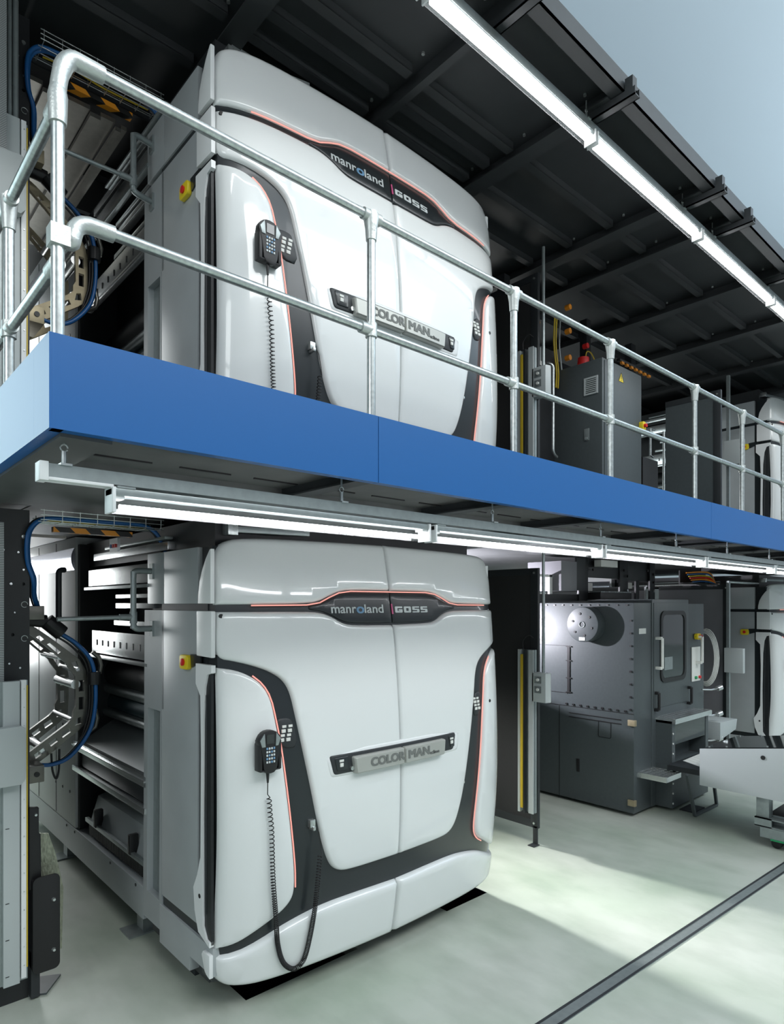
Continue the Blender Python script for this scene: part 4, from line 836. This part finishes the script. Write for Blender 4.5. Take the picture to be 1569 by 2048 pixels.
for z in (1.0, .66, 1.35):
    bm = B(); tube(bm, [(8.95, 3.66, z), (9.10, 3.60, z - .01), (9.20, 3.56, z)], .012, 8); cyl(bm, (9.18, 3.55, z), (9.24, 3.52, z + .02), .035, n=14); mk('spray_nozzle', bm, M['bright'], f)
bm = B(); box(bm, (7.70, 3.50, .04), (8.75, 3.71, .56)); mk('infeed_housing', bm, M['folder'], f, .006)
for a_ in (7.70, 8.67):
    bm = B(); box(bm, (a_, 3.50, .56), (a_ + .08, 3.71, 1.09)); mk('infeed_cheek', bm, M['folder'], f)
bm = B(); box(bm, (7.78, 3.505, .80), (8.66, 3.515, 1.09)); mk('infeed_window', bm, M['glass'], f)
for i in range(8):
    bm = B(); x = 7.72; z = .1 + i * .12; cyl(bm, (x, 3.50, z), (x, 3.492, z), .012, n=8); mk('screw', bm, M['paper'], f)
bm = B(); prism(bm, [(9.15, .66), (9.15, .90), (9.75, .88), (9.70, .74)], 'y', 3.5, 3.9); mk('catch_tray', bm, M['greyp'], f, .004)
def grid_step(x0, y0, x1, y1, z, nm='step'):
    bm = B(); nx, ny = max(3, int((x1 - x0) / .06)), max(2, int((y1 - y0) / .06)); hs = []
    for i in range(nx):
        for j in range(ny):
            cx, cy = x0 + (i + .5) * (x1 - x0) / nx, y0 + (j + .5) * (y1 - y0) / ny; hs.append(rrect(cx - .019, cy - .016, cx + .019, cy + .016, .012, 2))
    holed(bm, rrect(x0, y0, x1, y1, .03), hs, 'z', z - .004, z); box(bm, (x0 + .01, y0, z - .06), (x1 - .01, y0 + .006, z - .004)); box(bm, (x0, y0, z - .06), (x0 + .006, y1, z - .004))
    return mk(nm, bm, M['bright'], f)
grid_step(7.70, 3.46, 8.78, 3.70, 1.12); grid_step(7.25, 3.36, 7.64, 3.71, .52)
ol = thing('floor_plate', (8.0, 3.4, 0), 'dark floor plate at the foot of the slate machine', 'floor plate'); bm = B(); box(bm, (7.85, 3.30, 0), (8.15, 3.48, .012)); mk('plate', bm, M['darkm'], ol)
wt = thing('infeed_table', (8.0, 3.3, .6), 'dark roller table with newspaper sheets resting on a slanting leg frame', 'table')
bm = B(); box(bm, (7.55, 2.95, .54), (8.60, 3.49, .60)); mk('table_frame', bm, M['darkm'], wt, .004)
bm = B()
tube(bm, [(7.42, 3.2, .56), (7.72, 3.24, .02)], .022, 4); tube(bm, [(7.72, 3.24, .022), (8.33, 3.23, .022)], .022, 4); tube(bm, [(8.33, 3.23, .02), (8.10, 3.20, .56)], .022, 4); mk('leg_frame', bm, M['folder'], wt)
bm = B(); cyl(bm, (7.53, 3.05, .50), (7.57, 3.05, .50), .05, n=16); mk('hand_wheel', bm, M['steel'], wt)
for i in range(7):
    bm = B(); prism(bm, [(7.62 + i * .10, 3.0), (7.78 + i * .10, 3.0), (8.0 + i * .09, 3.44), (7.86 + i * .09, 3.44)], 'z', .602 + i * .002, .606 + i * .002)
    tag(mk('paper_sheet', bm, M['paper']), 'white paper sheet fanned out on the dark roller table', 'paper sheet', 'paper sheets on the infeed table')
# cable coil on the far partition
cc = thing('cable_coil', (9.7, 3.9, 1.7), 'coil of white cable hanging beside the slate machine', 'cable coil')
for k in range(4):
    bm = B(); tube(bm, [(9.75 + k * .02, 3.95 + (.14 + .012 * k) * math.cos(a), 1.72 + (.36 + .02 * k) * math.sin(a)) for a in [i * math.pi / 12 for i in range(25)]], .009, 6); mk('cable_turn', bm, M['paper'], cc)

bm = B(); cyl(bm, (9.12, 3.95, 2.09), (9.84, 3.95, 2.09), .012, n=8); mk('hook_rod', bm, M['galv'], cc)
# ---- grey conveyor trolley, right
c = thing('conveyor_trolley', (7.8, 2.3, .1), 'light grey sheet metal conveyor trolley with sloping top, cut by the right edge', 'trolley')
bm = B(); prism(bm, [(3.01, .505), (3.01, .907), (1.3, 1.19), (1.3, .495)], 'x', 7.295, 7.30); mk('side_panel', bm, M['greyp'], c, .002)
bm = B(); prism(bm, [(3.01, .505), (3.01, .907), (1.3, 1.19), (1.3, .495)], 'x', 8.30, 8.305); mk('side_panel', bm, M['greyp'], c, .002)
bm = B(); prism(bm, [(3.0, .51), (3.0, .895), (1.3, 1.175), (1.3, .52)], 'x', 7.31, 8.29); mk('inner_body', bm, M['darkm'], c)
bm = B(); prism(bm, [(2.98, .912), (1.3, 1.19), (1.3, 1.196), (2.98, .918)], 'x', 7.34, 8.26); mk('top_cover', bm, M['glass'], c)
for x, y in ((7.36, 2.93), (7.36, 2.75), (7.36, 2.35), (8.24, 2.93), (8.24, 2.7), (8.24, 2.4), (8.24, 2.0)):
    bm = B(); z = .918 + (2.98 - y) * .1655; cyl(bm, (x, y, z), (x, y, z + .012), .010, n=10); mk('screw', bm, M['steel'], c)
bm = B(); cyl(bm, (7.296, 2.37, .92), (7.288, 2.37, .92), .022, n=16); mk('hole_plug', bm, M['rubber'], c)
bm = B(); box(bm, (7.34, 2.33, .29), (7.46, 2.45, .505)); mk('leg', bm, M['galv'], c, .003)
bm = B(); box(bm, (7.32, 2.30, .20), (7.34, 2.46, .29)); box(bm, (7.32, 1.4, .20), (7.48, 2.46, .21)); box(bm, (7.46, 1.4, .20), (7.48, 2.46, .30)); box(bm, (7.32, 1.4, .28), (7.48, 2.46, .29)); mk('base_beam', bm, M['galv'], c)
bm = B(); box(bm, (7.50, 1.9, .16), (8.2, 2.42, .27)); mk('drive_unit', bm, M['rubber'], c, .01)
bm = B(); box(bm, (7.30, 1.5, .10), (7.33, 2.40, .20)); mk('skirt_plate', bm, M['galv'], c)
for y in (2.26, 2.05):
    bm = B(); cyl(bm, (7.34, y, .05), (7.42, y, .05), .05, n=20); mk('wheel', bm, M['rubber'], c, .006)
bm = B(); box(bm, (7.29, 1.8, .085), (7.34, 2.30, .10)); gs = mk('edge_strip', bm, M['green'], c); gs['label'] = 'green strip'

# ================================================================= FRAMES ABOVE THE SLATE MACHINE
t = thing('overhead_machinery', (8.0, 4.6, 2.55), 'dark drilled steel framework with bright openings above the slate machine', 'machine frame')
def fb(nm, x0, z0, x1, z1, y, m_, th=.03, par=None):
    bm = B(); box(bm, (x0, y, z0), (x1, y + th, z1)); return mk(nm, bm, M[m_], par or t, .002)
fb('beam', 5.7, 2.545, 7.45, 2.63, 4.60, 'black'); fb('beam', 7.40, 2.55, 7.62, 3.12, 4.58, 'black'); fb('beam', 7.62, 2.86, 8.45, 3.12, 4.60, 'black'); fb('beam', 8.45, 2.55, 8.68, 3.12, 4.58, 'black')
fb('beam', 8.68, 2.84, 9.45, 3.12, 4.60, 'black'); fb('beam', 9.30, 2.55, 9.46, 3.12, 4.56, 'black'); fb('beam', 8.95, 2.5, 9.05, 2.85, 4.60, 'black')
fb('grey_box', 6.87, 2.67, 7.22, 3.04, 4.50, 'sheet', .5); fb('rail', 6.50, 2.63, 6.56, 2.87, 4.62, 'paper'); fb('rail', 6.50, 2.84, 6.87, 2.87, 4.62, 'paper'); fb('rail', 6.80, 2.63, 6.86, 2.87, 4.62, 'paper'); fb('blue_plate', 7.22, 2.68, 7.42, 3.1, 4.5, 'darkm')
fb('cable_chain', 7.62, 2.56, 8.44, 2.66, 4.40, 'rubber', .2)
for i in range(20): fb('link', 7.64 + i * .04, 2.655, 7.665 + i * .04, 2.675, 4.40, 'galv', .16)
fb('white_shelf', 7.72, 2.69, 8.10, 2.80, 4.8, 'paper'); fb('fluted_sheet', 7.72, 3.0, 8.15, 3.09, 4.45, 'paper', .1); fb('white_shelf', 8.90, 2.74, 9.22, 2.83, 4.8, 'paper'); fb('white_shelf', 9.48, 2.74, 9.95, 2.79, 4.7, 'bright')
fb('panel', 9.46, 2.5, 9.88, 2.77, 4.7, 'greyp')
for x, z in ((7.70, 2.96), (8.6, 2.7), (8.62, 2.9), (9.4, 2.95), (9.4, 2.83), (9.4, 2.7), (7.5, 3.0), (8.52, 2.98), (9.2, 3.0)):
    bm = B(); cyl(bm, (x, 4.56, z), (x, 4.54, z), .018, n=12); mk('bolt', bm, M['bright'] if z < 2.8 else M['rubber'], t)
cb = thing('cable_box', (10.9, 4.4, 2.88), 'open box of coloured cables above the grey partition at right', 'cable box')
bm = B(); box(bm, (10.4, 4.4, 2.83), (11.4, 4.6, 2.85)); box(bm, (10.4, 4.6, 2.83), (11.4, 4.62, 3.05)); mk('tray', bm, M['darkm'], cb)
for k, m_ in enumerate(('blued', 'orange', 'red', 'amber', 'blued', 'orange')):
    bm = B(); tube(bm, smooth([(10.45, 4.42 + k * .02, 2.86 + k * .03), (10.8, 4.42, 2.88 + k * .03), (11.15, 4.42, 2.87 + k * .028), (11.35, 4.42, 2.85)]), .012, 6); mk('cable', bm, M[m_], cb)
bm = B(); cyl(bm, (10.2, 3.8, 2.84), (12.2, 3.8, 2.84), .02, n=10); tag(mk('support_rail', bm, M['steel']), 'thin horizontal steel rod above the grey partition at right', 'rod')

# ================================================================= GALLERY CABINETS
k = thing('electrical_cabinet', (6.9, 4.0, 3.23), 'dark grey electrical cabinet with vent grille and warning triangle on the gallery', 'electrical cabinet')
bm = B(); box(bm, (6.46, 3.71, 3.23), (7.345, 4.33, 5.22)); mk('body', bm, M['folder'], k, .004)
bm = B(); box(bm, (6.50, 3.700, 3.28), (7.33, 3.712, 5.20)); dr_ = mk('door', bm, M['folder'], k, .003)
bm = B(); prism(bm, [(6.795, 5.035), (6.905, 5.035), (6.85, 5.135)], 'y', 3.696, 3.70); wn = mk('warning_triangle', bm, M['yellow'], dr_)
bm = B(); box(bm, (6.845, 3.694, 5.065), (6.855, 3.697, 5.105)); box(bm, (6.845, 3.694, 5.047), (6.855, 3.697, 5.056)); 
for s in (-1, 1): prism(bm, [(6.85 + s * .052, 5.035), (6.85 + s * .056, 5.035), (6.85 + s * .001, 5.138), (6.85 - s * .001, 5.132)], 'y', 3.694, 3.6965)
mk('warning_sign_mark', bm, M['rubber'], dr_)
bm = B(); holed(bm, [(3.76, 4.84), (3.93, 4.84), (3.93, 5.035), (3.76, 5.035)], [[(3.78, 4.858 + i * .021), (3.91, 4.858 + i * .021), (3.91, 4.869 + i * .021), (3.78, 4.869 + i * .021)] for i in range(8)], 'x', 6.448, 6.46); mk('vent_grille', bm, M['greyp'], k)
bm = B(); box(bm, (6.45, 3.868, 4.335), (6.462, 3.93, 4.47)); lt = mk('latch', bm, M['galv'], k, .003); lt['label'] = 'yellowish metal latch'
bm = B(); cyl(bm, (6.45, 3.90, 4.36), (6.44, 3.90, 4.36), .016, n=12); mk('lock', bm, M['steel'], lt)
bm = B(); prism(bm, rrect(7.27, 4.55, 7.345, 4.66, .02), 'y', 3.65, 3.70); es = mk('emergency_stop', bm, M['yellow'], k, .004); bm = B(); cyl(bm, (7.305, 3.65, 4.61), (7.305, 3.62, 4.61), .022, n=12); mk('push_button', bm, M['red'], es)
bm = B(); box(bm, (5.9, 4.32, 3.24), (6.46, 4.9, 5.45)); tag(mk('rear_cabinet', bm, M['black']), 'black cabinet behind the light curtain on the gallery', 'cabinet')
gf = thing('gallery_machinery', (6.4, 4.4, 5.1), 'dark machine frame with orange and red fittings behind the handrail', 'machine frame')
for x0, x1 in ((5.75, 5.85), (6.17, 6.35), (7.45, 7.55), (8.62, 8.75)): fb('upright', x0, 3.24, x1, 6.2, 4.5, 'black', .1, gf)
fb('cross_beam', 5.75, 5.35, 8.6, 5.75, 4.9, 'black', .1, gf)
for x, z, m_ in ((6.57, 5.97, 'orange'), (6.57, 5.69, 'orange'), (6.57, 5.38, 'orange'), (5.94, 5.61, 'orange'), (6.95, 5.62, 'red')):
    bm = B(); cyl(bm, (x, 4.18, z), (x, 4.24, z), .032, n=10); mk('orange_fitting' if m_ == 'orange' else 'red_fitting', bm, M[m_], gf)
bm = B(); cyl(bm, (6.80, 4.15, 5.30), (6.80, 4.15, 5.42), .075, .065, n=20); mk('red_cap', bm, M['red'], gf)
fb('grey_plate', 5.92, 5.26, 6.16, 5.42, 4.3, 'greyp', .02, gf); fb('bright_bar', 6.03, 5.185, 6.17, 5.235, 4.25, 'paper', .02, gf)
for x, m_ in ((6.36, 'amber'), (6.40, 'amber'), (6.47, 'galv')):
    bm = B(); tube(bm, smooth([(x, 4.25, 5.85), (x - .02, 4.25, 5.5), (x + .03, 4.25, 5.2), (x + .02, 4.25, 5.0)]), .009, 6); mk('cable', bm, M[m_], gf)
bm = B(); tube(bm, smooth([(6.94, 4.2, 5.25), (6.94, 4.2, 5.52), (7.05, 4.2, 5.56), (7.18, 4.2, 5.45)]), .007, 6); mk('cable', bm, M['amber'], gf)
for i in range(7):
    bm = B(); x = 7.75 + i * .12; box(bm, (x, 4.17, 5.60), (x + .06, 4.2, 5.63)); mk('orange_connector', bm, M['orange'], gf)
fb('tray_bar', 7.7, 5.63, 8.6, 5.66, 4.17, 'black', .05, gf)
for z in (5.19, 5.36): fb('bright_bar', 8.36, z - .015, 8.64, z + .015, 4.6, 'paper', .02, gf)
bm = B(); tube(bm, arc((6.06, 4.15, 5.17), (6.08, 4.1, 5.17), (6.10, 4.1, 5.12)) + [Vector((6.10, 4.1, 4.25))] + arc((6.10, 4.1, 4.22), (6.10, 4.1, 4.16), (6.2, 4.12, 4.15)), .018, 10)
tag(mk('grab_pipe', bm, M['steel']), 'bent pale pipe handle left of the electrical cabinet on the gallery', 'pipe handle')
bm = B(); tube(bm, [(8.70, 4.2, 4.92), (8.58, 4.2, 4.92), (8.58, 4.2, 4.55), (8.66, 4.2, 4.54)], .014, 8); tube(bm, [(8.98, 4.2, 4.95), (8.98, 4.2, 3.9), (8.85, 4.2, 3.88)], .018, 8); tag(mk('grab_pipe', bm, M['steel']), 'pale pipe gate frame right of the electrical cabinet on the gallery', 'pipe gate')
bm = B(); box(bm, (8.36, 4.2, 3.24), (8.80, 4.6, 4.50)); tag(mk('terminal_box', bm, M['rubber']), 'black terminal box low beside the electrical cabinet', 'terminal box')

wl = thing('work_lamp', (5.95, 5.3, 1.75), 'work lamp with an added light-blocking plate behind the lower black mesh screen', 'work lamp')
bm = B(); v = [bm.verts.new(p) for p in ((5.66, 6.1, 2.18), (6.2, 6.1, 2.174), (6.2, 4.5, 1.741), (5.66, 4.5, 1.75), (5.66, 6.1, 2.20), (6.2, 6.1, 2.194), (6.2, 4.5, 1.761), (5.66, 4.5, 1.77))]
for q in ((3, 2, 1, 0), (4, 5, 6, 7), (0, 1, 5, 4), (1, 2, 6, 5), (2, 3, 7, 6), (3, 0, 4, 7)): bm.faces.new([v[i] for i in q])
mk('added_light_blocker', bm, M['darkm'], wl)  # unseen plate, added to cut the lamp's light low on the slate flank
bm = B(); box(bm, (5.66, 5.80, 2.36), (5.77, 5.98, 2.46)); mk('lamp_housing', bm, M['darkm'], wl)
